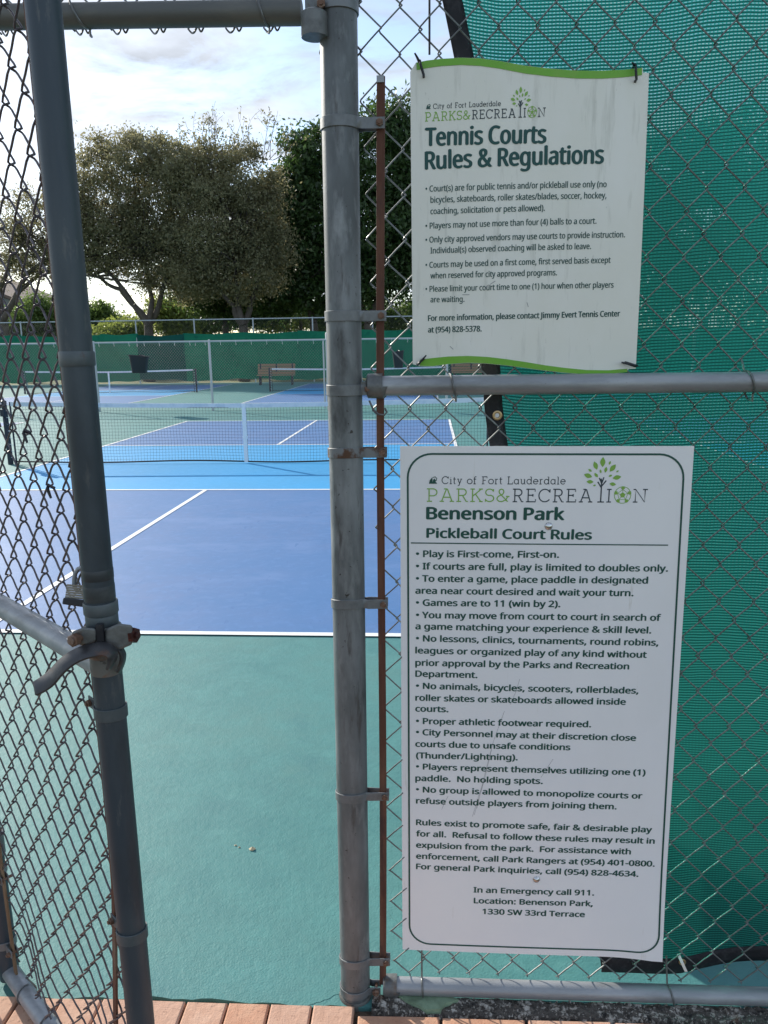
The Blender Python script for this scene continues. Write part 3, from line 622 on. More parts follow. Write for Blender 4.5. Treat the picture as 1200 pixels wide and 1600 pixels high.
# slab-serif stroke letters for the logo (unit height 1)
def arc(cx, cy, rx, ry, a0, a1, n=12): return [(cx + rx * math.cos(rad(a0 + (a1 - a0) * i / n)), cy + ry * math.sin(rad(a0 + (a1 - a0) * i / n))) for i in range(n + 1)]
SLB = .13
GL = {'P': (.72, [[(.15, 0), (.15, 1)], [(0, 0), (.36, 0)], [(0, 1), (.15, 1), (.42, 1)] + arc(.42, .72, .27, .28, 90, -90) + [(.15, .44)]]),
 'A': (1.0, [[(.14, 0), (.47, 1), (.53, 1), (.86, 0)], [(.3, 1), (.5, 1)], [(0, 0), (.3, 0)], [(.7, 0), (1, 0)], [(.24, .33), (.76, .33)]]),
 'R': (.8, [[(.15, 0), (.15, 1)], [(0, 0), (.33, 0)], [(0, 1), (.42, 1)] + arc(.42, .74, .25, .26, 90, -90) + [(.15, .48)], [(.42, .48), (.68, 0), (.8, 0)]]),
 'K': (.85, [[(.15, 0), (.15, 1)], [(0, 0), (.32, 0)], [(0, 1), (.3, 1)], [(.75, 1), (.15, .42)], [(.35, .6), (.72, 0)], [(.58, 1), (.85, 1)], [(.6, 0), (.86, 0)]]),
 'S': (.62, [arc(.31, .74, .27, .26, 20, 250) + arc(.31, .26, .29, .26, 70, -160), [(.57, .8), (.57, 1)], [(.04, 0), (.04, .22)]]),
 '&': (.82, [[(.8, .42), (.62, .1)] + arc(.32, .24, .27, .24, -40, -230) + [(.45, .62)] + arc(.34, .8, .16, .2, -40, 220) + [(.78, 0)], [(.66, .42), (.9, .42)]]),
 'E': (.74, [[(.15, 0), (.15, 1)], [(0, 0), (.7, 0), (.7, .2)], [(0, 1), (.66, 1), (.66, .82)], [(.15, .52), (.5, .52)], [(.5, .42), (.5, .62)]]),
 'C': (.86, [arc(.45, .5, .44, .5, 38, 322, 20), [(.82, .74), (.82, 1)]]),
 'I': (.34, [[(.17, 0), (.17, 1)], [(0, 0), (.34, 0)], [(0, 1), (.34, 1)]]),
 'N': (.95, [[(.15, 0), (.15, 1), (.78, 0), (.78, 1)], [(0, 0), (.3, 0)], [(0, 1), (.15, 1)], [(.63, 1), (.95, 1)]]),
 'F': (.7, [[(.15, 0), (.15, 1)], [(0, 0), (.33, 0)], [(0, 1), (.66, 1), (.66, .8)], [(.15, .5), (.5, .5)]]),
 'L': (.7, [[(.15, 0), (.15, 1)], [(0, 1), (.32, 1)], [(0, 0), (.68, 0), (.68, .22)]]),
 'i': (.28, [[(.14, 0), (.14, .66), (.02, .66)], [(0, 0), (.28, 0)], [(.14, .86), (.14, .93)]]),
 't': (.36, [[(.14, .92), (.14, .12)] + arc(.24, .12, .1, .12, 180, 300, 5), [(0, .66), (.34, .66)]]),
 'y': (.64, [[(.1, .66), (.32, .02)], [(.54, .66), (.22, -.26), (.08, -.26)], [(0, .66), (.22, .66)], [(.42, .66), (.64, .66)]]),
 'o': (.66, [arc(.33, .33, .32, .33, 0, 360, 18)]),
 'f': (.42, [[(.14, 0), (.14, .82)] + arc(.27, .85, .13, .15, 180, 50, 6), [(0, .66), (.34, .66)], [(0, 0), (.3, 0)]]),
 'r': (.44, [[(.12, 0), (.12, .66), (0, .66)], [(0, 0), (.28, 0)], arc(.3, .42, .18, .24, 175, 60, 6)]),
 'a': (.66, [arc(.3, .33, .28, .33, 0, 360, 18), [(.56, .66), (.56, 0), (.66, 0)]]),
 'u': (.66, [[(0, .66), (.12, .66), (.12, .24)] + arc(.32, .24, .2, .24, 180, 360, 8) + [(.54, .66)], [(.42, .66), (.54, .66), (.54, 0), (.66, 0)]]),
 'd': (.68, [arc(.3, .33, .28, .33, 0, 360, 18), [(.42, 1), (.58, 1), (.58, 0), (.68, 0)]]),
 'e': (.64, [[(.02, .33), (.62, .33)] + arc(.32, .33, .3, .33, 0, 320, 16)]),
 'l': (.28, [[(0, 1), (.14, 1), (.14, 0)], [(0, 0), (.28, 0)]]), ' ': (.34, [])}
def strokes(S, m, word, org, ex, ey, wd, capm, r, gap=.16):
    """word set between org and org+ex*wd with cap height capm (all plane metres)"""
    tot = sum(GL[c][0] + gap for c in word) - gap; k = wd / tot; x = 0
    for c in word:
        for st in GL[c][1]:
            S.stroke(m, [tuple(org + ex * (x + q[0]) * k + ey * q[1] * capm) for q in st], r)
        x += GL[c][0] + gap
def logo(S, parent, f, r1, r2):
    """f maps the logo's own drawing (pixels of the lower sign, origin at the P's foot) to sign coordinates"""
    def seg(word, x0, x1, y, cap, mm, rr, gap=.16):
        o_ = np.array(f(x0, y)); e = np.array(f(x1, y)) - o_; w1 = np.linalg.norm(e); up = np.array(f(x0, y + cap)) - o_
        strokes(S, mm, word, o_, e / w1, up / np.linalg.norm(up), w1, np.linalg.norm(up), rr, gap)
    m = MB(); seg('PARKS&', 0, 128, 0, 19.4, m, r1); m.build('logo_lettering', lgink, parent, label='light green slab-serif word PARKS&')
    m = MB(); seg('RECREA', 135, 259, 0, 19.4, m, r1, .2); seg('I', 281, 288, 0, 19.4, m, r1); seg('N', 322, 344, 0, 19.4, m, r1)
    # the tree trunk that stands for the T
    for pts in ([(272, 0), (272, 30), (271, 36)], [(267, 0), (277, 0)], [(272, 22), (266, 31)], [(272, 24), (279, 33)], [(272, 29), (268, 37)], [(272, 28), (275, 38)]):
        S.stroke(m, [f(*q) for q in pts], r1 * 1.1)
    seg('City of Fort Lauderdale', 23.5, 216, 27.4, 11, m, r2, .17); m.build('logo_lettering', inkb, parent, label='dark slab-serif lettering and tree trunk of the logo')
    m = MB()
    for cx, cy, ln_, an in ((304, 592, 50, 90), (267, 610, 44, 112), (341, 596, 20, 70), (358, 623, 46, 52), (239, 635, 22, 145), (295, 640, 20, 105), (322, 632, 30, 80), (384, 640, 16, 30), (230, 663, 44, 163), (273, 660, 28, 130), (348, 663, 20, 25), (383, 672, 44, 10), (242, 695, 36, 178), (363, 707, 34, 172), (267, 714, 16, 15)):
        c0 = ((cx - 304) / 3.43 + 272, (800 - cy) / 3.43 + .5); h = ln_ / 3.43 / 2 * 1.05; wv = h * .52; a = rad(an); pts = []
        for sgn in (1, -1):
            for i in range(6):
                t = i / 6; q = (h - 2 * h * t) * sgn; o_ = wv * math.sin(math.pi * t) * sgn
                pts.append(f(c0[0] + q * math.cos(a) - o_ * math.sin(a), c0[1] + q * math.sin(a) + o_ * math.cos(a)))
        S.poly(m, pts, .0008)
    # ball panels
    bx, by, br = 305.5, 10.8, 12.8
    for px_, py_, rr_ in ((0, 0, .34),) + tuple((.86 * math.cos(rad(18 + 72 * k)), .86 * math.sin(rad(18 + 72 * k)), .24) for k in range(5)):
        S.poly(m, [f(bx + br * (px_ + rr_ * math.cos(rad(90 + 72 * k + (0 if px_ == 0 else 36)))), by + br * (py_ + rr_ * math.sin(rad(90 + 72 * k + (0 if px_ == 0 else 36))))) for k in range(5)], .0008)
    S.stroke(m, [f(bx + br * math.cos(rad(a)), by + br * math.sin(rad(a))) for a in range(0, 361, 20)], r2 * .8)
    for k in range(5):
        a = rad(90 + 72 * k); S.stroke(m, [f(bx + br * .34 * math.cos(a), by + br * .34 * math.sin(a)), f(bx + br * .66 * math.cos(a), by + br * .66 * math.sin(a))], r2 * .6)
        S.stroke(m, [f(bx + br * .66 * math.cos(a + q), by + br * .66 * math.sin(a + q)) for q in (0, rad(72))], r2 * .6)
    m.build('logo_emblem', lgink, parent, label='green leaves and football of the logo')
    # small sail mark
    m = MB()
    S.poly(m, [f(*q) for q in ((3, 27.4), (16, 27.4), (15, 29), (12.5, 31), (13.5, 33), (12, 35.5), (9.5, 33.5), (9.2, 31), (8.6, 30), (8.6, 38), (4.5, 33))], .0008)
    S.stroke(m, [f(*q) for q in ((9.5, 37), (13, 38), (15.3, 35.5), (14.5, 32.5), (11, 29))], r2); m.build('logo_mark', ink, parent, label='dark green sail mark beside the words City of Fort Lauderdale')
def affine(S, p00, p10, capy):
    a = np.array(S.p(*p00)); b = np.array(S.p(*p10)); ex = (b - a) / 344.; e = ex / np.linalg.norm(ex); ey = np.array([-e[1], e[0]]) * capy / 19.4
    return lambda x, y: tuple(a + ex * x + ey * y)
h0 = np.array(SL.p(667, 782.9)); h1 = np.array(SL.p(667, 763.5)); logo(SL, sgl, affine(SL, (667, 782.9), (1011, 784.5), np.linalg.norm(h1 - h0)), .00125, .0009)
# domed bolts
def dome(px, py, S, parent, r=.0095):
    s, z = S.p(px, py); m = MB(); m.tube([ff(s, z, S.n + .02), ff(s, z, S.n - .0005), ff(s, z, S.n - .0025), ff(s, z, S.n - .0048), ff(s, z, S.n - .0065), ff(s, z, S.n - .0072)], [r, r, r * .92, r * .72, r * .42, r * .08], 24); return m.build('bolt', chrome, parent)
dome(857, 822, SL, sgl); dome(838, 1373.5, SL, sgl)
# scratches scored in the face
m = MB()
for q in (((812, 1060), (806, 1080), (797, 1100)), ((788, 1110), (770, 1160), (752, 1230), (738, 1275)), ((768, 1170), (756, 1220), (741, 1272)), ((757, 1215), (750, 1240), (745, 1262)), ((864, 1185), (856, 1197), (845, 1214)), ((700, 1243), (694, 1255), (690, 1264))):
    P = [np.array(SL.p(*a)) for a in q]; d_ = P[1] - P[0]
    for a, b in zip(P, P[1:]):
        t = (b - a) / np.linalg.norm(b - a); nn = np.array([-t[1], t[0]]) * .00032; SL.poly(m, [a - nn, b - nn, b + nn, a + nn], .0007)
m.build('scratches', scratch, sgl, kind='stuff')

# upper sign: weathered sheet with wavy green bands at head and foot, tied on with cable ties
sgu = empty('rules_sign', 'weathered white sign with wavy green bands listing tennis court rules, tied above the middle rail', 'sign')
def bulgeU(a, b): u_ = (a - .14) / .45; v_ = (b - 1.55) / .56; return .010 * math.sin(math.pi * min(1, max(0, u_))) * 1.0 + .004 * math.sin(math.pi * min(1, max(0, v_)))
SU.bulge = bulgeU
toppx = [(641, 112), (650, 98), (668, 95), (690, 93), (720, 92), (750, 93.5), (780, 98), (820, 105.5), (860, 110), (900, 112.5), (940, 112), (975, 109.5), (1004, 106), (1005, 113.5), (1014, 114)]
botpx = [(645, 569), (655, 572), (675, 572.5), (700, 569), (730, 567), (760, 568), (790, 571), (820, 575), (850, 579), (880, 582.5), (915, 585), (950, 584.5), (975, 582), (983, 576.5), (993.5, 576)]
NT = len(toppx)
grid = []
for v in np.linspace(0, 1, 34):
    row = []
    for i in range(NT):
        a = np.array(SU.p(*toppx[i])); b = np.array(SU.p(*botpx[i])); row.append(a + (b - a) * v)
    grid.append(row)
panel(SU, grid, .0022, 'sign_face', signU, sgu)
def bandpoly(outer, inner, name):
    m = MB(); O = [np.array(SU.p(*q)) for q in outer]; I = [np.array(SU.p(*q)) for q in inner]
    for p_ in O + I: m.v.append(ff(p_[0], p_[1], SU.n - .0009 - SU.bulge(p_[0], p_[1])))
    k = len(O); m.f = [(i, i + 1, k + i + 1, k + i) for i in range(k - 1)]; return m.build(name, gink, sgu)
bandpoly([(650.5, 98.5), (668, 95.4), (690, 93.4), (720, 92.4), (750, 94), (780, 98.4), (820, 106), (860, 110.5), (900, 112.8), (940, 112.3), (975, 109.8), (1003, 106.4)],
         [(651, 110), (668, 107), (690, 104.5), (720, 103.5), (750, 105.5), (780, 110), (820, 118), (860, 122.5), (900, 125), (940, 124.5), (975, 121.5), (1003, 117.5)], 'green_band')
bandpoly([(656, 562), (675, 559.5), (700, 557), (730, 556), (760, 557.5), (790, 561), (820, 565.5), (850, 570.5), (880, 574.5), (915, 578), (950, 578.5), (980, 576)],
         [(656, 571.5), (675, 572), (700, 568.6), (730, 566.6), (760, 567.6), (790, 570.6), (820, 574.6), (850, 578.6), (880, 582), (915, 584.5), (950, 584), (980, 581.5)], 'green_band')
def c3(x, y): return 620 + x / 3., 80 + y / 3.
UP_ = [("\u2022 Court(s) are for public tennis and/or pickleball use only (no", 135, 662, 978, 641), ("bicycles, skateboards, roller skates/blades, soccer, hockey,", 158, 714, 977, 693), ("coaching, solicitation or pets allowed).", 158, 767, 688, 754),
("\u2022 Players may not use more than four (4) balls to a court.", 135, 835, 930, 812), ("\u2022 Only city approved vendors may use courts to provide instruction.", 135, 900, 1065, 874), ("Individual(s) observed coaching will be asked to leave.", 158, 950, 905, 930),
("\u2022 Courts may be used on a first come, first served basis except", 135, 1017, 997, 994), ("when reserved for city approved programs.", 158, 1067, 745, 1053), ("\u2022 Please limit your court time to one (1) hour when other players", 135, 1129, 1012, 1109), ("are waiting.", 158, 1178, 315, 1176)]
for t_, x0, y0, x1, y1 in UP_:
    m = MB(); SU.text(m, t_, *c3(x0, y0), *c3(x1, y1), .0112, .026); m.build('lettering', inku, sgu)
for t_, x0, y0, x1, y1 in (("For more information, please contact Jimmy Evert Tennis Center", 147, 1265, 1043, 1243), ("at (954) 828-5378.", 147, 1319, 395, 1314)):
    m = MB(); SU.text(m, t_, *c3(x0, y0), *c3(x1, y1), .0112, .044); m.build('lettering', inku, sgu)
for t_, x0, y0, x1, y1 in (("Tennis Courts", 135, 447, 692, 438), ("Rules & Regulations", 135, 557, 962, 530)):
    m = MB(); SU.text(m, t_, *c3(x0, y0), *c3(x1, y1), .0325, .055); m.build('heading_lettering', inku, sgu)
h0 = np.array(SU.p(664.3, 190.3)); h1 = np.array(SU.p(664.3, 177)); logo(SU, sgu, affine(SU, (664.3, 190.3), (851, 184.7), np.linalg.norm(h1 - h0)), .0009, .0006)
m = MB()
for q in (((757, 453), (762, 446), (766, 447)), ((765, 445), (773, 440)), ((722, 461), (733, 461)), ((822, 473), (824, 480)), ((703, 541), (708, 546))):
    P = [np.array(SU.p(*a)) for a in q]
    for a, b in zip(P, P[1:]): t = (b - a) / np.linalg.norm(b - a); nn = np.array([-t[1], t[0]]) * .0006; SU.poly(m, [a - nn, b - nn, b + nn, a + nn], .0008)
m.build('scratches', scratch, sgu, kind='stuff')
def ctie(pa, pb, tail=None, n_=-.003):
    a = SU.p(*pa); b = SU.p(*pb); m = MB(); nf = SU.n - .013
    m.tube([ff(a[0], a[1], SU.n + .012), ff(a[0] + .0015, a[1] + .001, nf + .006), ff((a[0] * 3 + b[0]) / 4, (a[1] * 3 + b[1]) / 4, nf), ff(b[0], b[1], nf + .002), ff(b[0], b[1] - .002, SU.n + .004)], .0026, 7)
    if tail: t = SU.p(*tail); m.tube([ff(a[0], a[1], nf + .008), ff((a[0] + t[0]) / 2, (a[1] + t[1]) / 2, nf), ff(t[0], t[1], nf - .004)], [.003, .0022, .0016], 6)
    m.build('cable_tie', blackpl, sgu)
ctie((655, 98), (662, 120), (648, 88)); ctie((990, 104), (992, 127), (984, 103)); ctie((652, 570), (662, 560), (666, 555)); ctie((993, 572), (975, 566), (968, 566))

# ================================================================== GATE (opened towards the viewer)
gate = empty('chain_link_gate', 'chain-link gate leaf with dark end post and fork latch, swung open towards the viewer', 'gate')
def gp(z): return gf(0, z)
def gpipe(z0, z1, r, name, m_, n=32): return pipe([gf(0, z0 + (z1 - z0) * t) for t in np.linspace(0, 1, 10)], r, name, m_, gate, n)
gpipe(.012, 2.16, .0241, 'end_post', gate_m)
pipe([gf(.735, z) for z in np.linspace(.012, 2.16, 8)], .0241, 'hinge_upright', gate_m, gate)
pipe([gf(t, 1.087) for t in np.linspace(.012, .72, 8)], .0213, 'middle_rail', galv_rail, gate)
pipe([gf(t, .033) for t in np.linspace(-.02, .76, 8)], .0213, 'bottom_rail', galv_rail, gate)
pipe([gf(t, 2.155) for t in np.linspace(-.02, .76, 8)], .0213, 'top_rail', gate_m, gate)
def gz(y): return float(onplane(x_of(y), y, G0, gn)[2])
def x_of(y): return 66 + (218.5 - 66) * (y - 40) / 1531
gdv, gnv = Vector(gd), Vector(gn); gang = math.atan2(gd[1], gd[0])
def collar(y0, y1, r, m_, name='collar', tilt=0):
    za, zb = gz(y0), gz(y1); k = MB().tube([gf(0, za), gf(0, za), gf(0, za - .002), gf(0, zb + .002), gf(0, zb), gf(0, zb)], [r - .003, r - .001, r, r, r - .001, r - .003], 36); return k.build(name, m_, gate)
sleeve = mat('dull_sleeve', (.08, .10, .11), .5, .3, [(20, (.12, .135, .145), .45, .7), (30, (.09, .07, .06), .62, .72)], [(160, .2, .001)])
stain = mat('black_stained_steel', (.035, .042, .048), .45, .2, [(9, (.07, .08, .085), .45, .65, (1, 1, 3))], [(160, .2, .001)])
collar(549, 572, .0262, sleeve); collar(886, 904, .0246, stain, 'tape_wrap'); collar(911, 936, .0246, stain, 'tape_wrap')
collar(938, 957, .0272, sleeve); collar(957, 974, .0257, sleeve); 
def gband(y, tail_side=1, tilt=.0):
    z = gz(y); c = G0 + np.array([0, 0, z])
    o = strap(c[0], c[1], .0243, z, .021, gang - rad(30), gang - rad(330), [[(.032, -.009), (.062, -.008)], [(.032, .009), (.062, .008)]], 'tension_band', sleeve, gate, gd, tilt)
    m = MB(); hexbolt(m, Vector(c) + gdv * .054 - gnv * .010, -gnv, .0065, .006, .0035, .03); m.build('bolt', boltm, o); return o
gband(1110, tilt=.002); gband(1458, tilt=.004)
# rust-brown tab seen beside the upper collar
sZ = gz(562); MB().box(.024, .040, -.003, .003, -.006, .006, lambda a, b, c: gf(a, sZ + c, b - .004)).build('rust_tab', rust, gate)
# tension bars
flatbar([gf(.052 + .060 * max(0, min(1, (.68 - z) / .38)) ** 1.1 if z > .28 else .118 - (.28 - z) * .02, z, .0) for z in np.linspace(.06, 2.12, 22)], .013, .005, gd, gn, 'tension_bar', rust, gate)
barm = mat('brown_bar', (.16, .10, .055), .7, .2, [(20, (.26, .2, .13), .5, .7, V)], [(120, .4, .001)])
flatbar([gf(.683, z, 0) for z in np.linspace(.045, 2.12, 12)], .016, .005, gd, gn, 'tension_bar', barm, gate)
for z in (.12, .33, .7, 1.4, 1.8):
    c = G0 + gd * .735 + np.array([0, 0, z]); o = strap(c[0], c[1], .0243, z, .021, gang + rad(210), gang + rad(510), [[(-.032, .009), (-.066, .008)], [(-.032, -.009), (-.066, -.008)]], 'tension_band', band_m, gate, gd)
    m = MB(); hexbolt(m, Vector(c) - gdv * .058 - gnv * .010, -gnv, .0065, .006, .0035, .03); m.build('bolt', boltm, o)
# hinges
for z in (.40, 1.85):
    c = G0 + gd * .735 + np.array([0, 0, z]); k = MB(); k.tube([gf(.735, z - .03), gf(.735, z - .029), gf(.735, z + .029), gf(.735, z + .03)], [.025, .0285, .0285, .025], 24)
    e = Vector(ff(HS, z)); k.tube([Vector(c), (Vector(c) + e) / 2, e], [.012, .011, .012], 12); k.tube([ff(HS, z - .02), ff(HS, z + .02)], .040, 28)
    o = k.build('hinge', cast_m, gate); m = MB(); hexbolt(m, Vector(gf(.70, z + .005, -.016)), -gnv, .011, .009); m.build('bolt', boltm, o)
# mesh of the gate, bulging a little and crumpled at the hinge side
gw = lambda s, z, n: gf(-s, z, n + .010 * math.sin((z - .1) * 1.6) * math.sin(max(0, min(1, (-s - .05) / .63)) * math.pi) + .012 * math.exp(-((z - .15) / .15) ** 2) * math.sin(s * 17))
def ghook(i, pts): return pts
gs0 = -.098
k1 = 2; k0 = -16
gate_w = [weave(gw, i, i + 1, .058 + (.004 if i % 2 else 0), 2.13, gwire_m, gate, gs0, 1.455, .004, rr=.0019, nw=.0015, amp=.0058) for i in range(k0, k1)]
for i in range(5):
    t = .10 + .13 * i; pts = [gf(t + .004 * math.sin(a), .033 + .0235 * math.sin(a), .0235 * math.cos(a)) for a in np.linspace(rad(70), rad(390), 16)] + [gf(t + .01, .072, .006)]
    MB().tube(pts, .0019, 6).build('tie_wire', wire_m, gate)
for px_, py_ in ((45, 682), (82, 768)):
    q = onplane(px_, py_, G0, gn); m = MB(); q = Vector(q)
    m.tube([q + Vector((0, 0, .007)) - gdv * .01, q + Vector((0, 0, .012)) - gnv * .006, q - gdv * .0 + Vector((0, 0, .006)) - gnv * .008 , q + gdv * -.006 + Vector((0, 0, -.010)) - gnv * .006], [.0026, .003, .0032, .002], 7); m.build('wire_clip', blackpl, gate)
# fork latch: clamp halves round the post, two bolts, and the curved fork
GL0 = G0 - np.array([0, .0, 0])
def lp3(x, y, dY): return tuple(at(x, y, 1.17 + dY))
zc1 = gz(992)
def castblock(x0, x1, y0, y1, Yf, Yb, name, par, sh=.0):
    """bevelled casting whose front face covers the given outline"""
    k = MB(); pr = []
    for px_, py_ in ((x0, y0 + sh), ((x0 + x1) / 2, y0), (x1, y0 + sh * .3), (x1, y1 - sh), ((x0 + x1) / 2, y1), (x0, y1 - sh)): pr.append((px_, py_))
    for Y in (Yf, Yb): k.v += [lp3(a, b, Y) for a, b in pr]
    n_ = len(pr); k.f = [tuple(range(n_)), tuple(range(2 * n_ - 1, n_ - 1, -1))] + [(i, n_ + i, n_ + (i + 1) % n_, (i + 1) % n_) for i in range(n_)]
    o = k.build(name, cast_m, par); bevel(o, .004, 3); return o
latch = MB()
latch.tube([gf(0, gz(974)), gf(0, gz(978)), gf(0, gz(1016)), gf(0, gz(1022))], [.0262, .0295, .0300, .0265], 30)
lt = latch.build('latch_clamp', cast_m, gate)
castblock(112, 150, 980, 1010, -.040, .012, 'clamp_ear', lt, 7); castblock(164, 207, 974, 1016, -.034, .020, 'clamp_ear', lt, 9)
MB().box(-.005, .006, -.004, .004, -.022, .02, lambda a, b, c: tuple(np.array(lp3(157, 994, -.034)) + np.array([a, b, c]))).build('pivot_lug', black, lt)
m = MB(); q = Vector(lp3(119, 999, -.047)); hexbolt(m, q, (-.35, -1, .1), .0105, .010, .006, .03); m.build('bolt', boltm, lt)
m = MB(); q = Vector(lp3(203, 992, -.022)); ax = Vector((.93, -.30, .05)); m.tube([q - ax * .012, q + ax * .004, q + ax * .005, q + ax * .012, q + ax * .0125], [.0115, .0115, .0135, .0125, .008], 6); m.tube([q, q + ax * .0165], .0055, 10); m.build('bolt', redbolt, lt)
def ribbon(E1, E2, d1, d2, th, name, m_, par):
    """curved bar between an upper-rear edge E1 and a lower-front edge E2"""
    def smooth(P, n=44):
        P = np.array(P, float); t = np.r_[0, np.cumsum(np.hypot(*np.diff(P[:, :2], axis=0).T))]; t /= t[-1]
        u_ = np.linspace(0, 1, n); Q = np.c_[[np.interp(u_, t, P[:, i]) for i in range(P.shape[1])]].T
        for _ in range(6): Q[1:-1] = (Q[:-2] + 2 * Q[1:-1] + Q[2:]) / 4
        return Q
    A = smooth(E1); B = smooth(E2); k = MB(); n_ = len(A)
    for a, b in zip(A, B):
        pa = Vector(lp3(a[0], a[1], d1)); pb = Vector(lp3(b[0], b[1], d2)); k.v += [tuple(pa), tuple(pb)]
    k.f = [(2 * i, 2 * i + 1, 2 * i + 3, 2 * i + 2) for i in range(n_ - 1)]; k.smooth = True
    o = k.build(name, m_, par); q = o.modifiers.new('solid', 'SOLIDIFY'); q.thickness = th; q.offset = 0; bevel(o, .0005, 1); return o
fk = ribbon([(52, 1066), (64, 1059), (78, 1048), (92, 1031), (108, 1019), (126, 1010), (145, 1005), (163, 1003), (177, 1007), (185, 1015), (184, 1026), (178, 1036), (172, 1045)],
            [(56, 1087), (70, 1081), (84, 1071), (96, 1055), (110, 1042), (126, 1032), (143, 1027), (156, 1024), (166, 1024), (170, 1028), (170, 1034), (168, 1040), (166, 1047)], -.040, -.060, .0045, 'latch_fork', latch_m, lt)
ribbon([(165, 1004), (180, 1005), (190, 1010), (196, 1020), (195, 1032), (191, 1043), (187, 1052)], [(176, 1014), (184, 1016), (188, 1022), (189, 1029), (187, 1038), (184, 1046), (181, 1050)], -.018, -.034, .0045, 'latch_fork', latch_m, lt)
MB().tube([gf(-.0, gz(1022)), gf(-.0, gz(1024)), gf(0, gz(1046)), gf(0, gz(1049))], [.0245, .0252, .0252, .0245], 30).build('rust_patch', mat('rusty_worn_steel', (.17, .17, .16), .6, .3, [(28, (.03, .02, .02), .52, .6), (22, (.2, .09, .04), .56, .68)], [(150, .3, .001)]), gate)
m = MB(); q = Vector(gf(.026, gz(1088), -.004)); m.tube([q - gdv * .01, q + gdv * .010], .0032, 8); m.build('bolt', boltm, gate)

# padlock hooked in the gate mesh
pl_ = empty('padlock', 'open laminated steel padlock with dark base hooked in the gate mesh beside the end post', 'padlock')
LKY = .03
def lk(x, y, d=0.): return tuple(at(x, y, 1.17 + LKY + d))
def lprism(P, d0, d1, name, m_, par, bv=.0012):
    k = MB(); n_ = len(P); k.v = [lk(a, b, d0) for a, b in P] + [lk(a, b, d1) for a, b in P]
    k.f = [tuple(range(n_)), tuple(range(2 * n_ - 1, n_ - 1, -1))] + [(i, n_ + i, n_ + (i + 1) % n_, (i + 1) % n_) for i in range(n_)]
    o = k.build(name, m_, par); bevel(o, bv, 2); return o
for i in range(6):
    y0 = 912.5 + i * 3.7; x0 = 104.5 - i * .55; lprism([(x0, y0), (x0 + 38, y0 + 2.8), (x0 + 37.5, y0 + 6.1), (x0 - .3, y0 + 3.4)], -.010, .010, 'body_plate', lockm, pl_, .0006)
lprism([(99, 933.5), (140, 938), (139, 950), (97, 944)], -.013, .013, 'bumper', lockd, pl_, .002)
MB().tube([lk(*q) for q in ((116, 916), (116, 905), (117.5, 896), (122, 889), (129, 886), (136, 889), (140, 896), (141, 905), (141, 911))], .0036, 12).build('shackle', galv_rail, pl_)

# ================================================================== COURT THINGS
def net(u0, u1, v, label, strap_u, hc=.865, he=.915, dens=.045, crank=False, dip=True):
    r = empty('pickleball_net', label, 'net', group='nets on the pickleball courts')
    um = (u0 + u1) / 2; H = lambda u: hc + (he - hc) * (abs(u - um) / ((u1 - u0) / 2)) ** 1.6
    for u in (u0, u1):
        sg = -1 if u == u0 else 1
        o = MB().tube([cf(u + sg * .09, v, 0), cf(u + sg * .09, v, .93), cf(u + sg * .09, v, .935)], [.038, .038, .03], 18).build('net_post', navy, r)
        if crank and sg < 0:
            k = MB(); k.tube([cf(u - .09, v - .05, .72), cf(u - .05, v - .09, .62), cf(u + .01, v - .10, .60)], .010, 8); k.box(-.03, .03, -.05, .05, -.05, .05, lambda a, b, c: cf(u - .09 + a, v + b - .03, .76 + c)); k.build('net_crank', navy, o)
        MB().tube([cf(u, v, .0), cf(u, v, he)], .013, 10).build('side_rod', navy, r)
        k = MB()
        for z in np.linspace(.08, .86, 9): k.tube([cf(u, v, z), cf(u + sg * .05, v - .03, z + .03), cf(u + sg * .09, v, z)], .004, 5, False)
        k.build('lacing', tape2, r, kind='stuff')
    k = MB(); n_ = 40
    for i in range(n_ + 1):
        u = u0 + (u1 - u0) * i / n_
        for a, b in ((-.008, 0), (-.008, -.062), (.008, -.062), (.008, 0)): k.v.append(cf(u, v + a, H(u) + b))
    k.f = [(i * 4 + j, i * 4 + (j + 1) % 4, i * 4 + 4 + (j + 1) % 4, i * 4 + 4 + j) for i in range(n_) for j in range(4)] + [(0, 3, 2, 1), (n_ * 4, n_ * 4 + 1, n_ * 4 + 2, n_ * 4 + 3)]
    k.build('top_tape', tape, r)
    k = MB(); w2 = .0017
    nu = int((u1 - u0) / dens)
    zb = lambda u: .03 - .012 * math.sin(u * 2.2)
    wv = lambda u, z: .012 * math.sin(u * 3.1 + z * 4)
    for i in range(nu + 1):
        u = u0 + i * (u1 - u0) / nu; k.tube([cf(u + .004 * math.sin(z * 9 + u * 3), v + wv(u, z), z) for z in np.linspace(zb(u), H(u) - .05, 6)], w2, 3, False)
    nz = int(.82 / dens)
    for j in range(nz + 1):
        k.tube([cf(u, v + wv(u, zb(u) + (H(u) - .06 - zb(u)) * j / nz), zb(u) + (H(u) - .06 - zb(u)) * j / nz) for u in np.linspace(u0, u1, 60)], w2, 3, False)
    k.build('net_mesh', netstr, r, kind='stuff')
    MB().tube([cf(u, v + wv(u, 0), zb(u) + .004) for u in np.linspace(u0, u1, 40)], .011, 6).build('bottom_cord', black, r)
    us = strap_u; k = MB()
    for z0_, z1_ in ((0.02, .36), (.36, .40), (.40, H(us))):
        k.box(-.027, .027, -.016, .016, z0_, z1_ - .001, lambda a, b, c: cf(us + a * (1.25 if z0_ == .36 else 1), v + b * (1.1 if z0_ == .36 else 1), c))
    k.build('centre_strap', tape2, r)
    return r
net(-.42, 6.48, 6.705, 'nearest pickleball net, across the blue court just beyond the gate', 3.02, crank=True)
net(-10.7, -3.78, 26.2, 'far left pickleball net beyond the low dividing fence, ending left of the bench', -7.25, dens=.05)
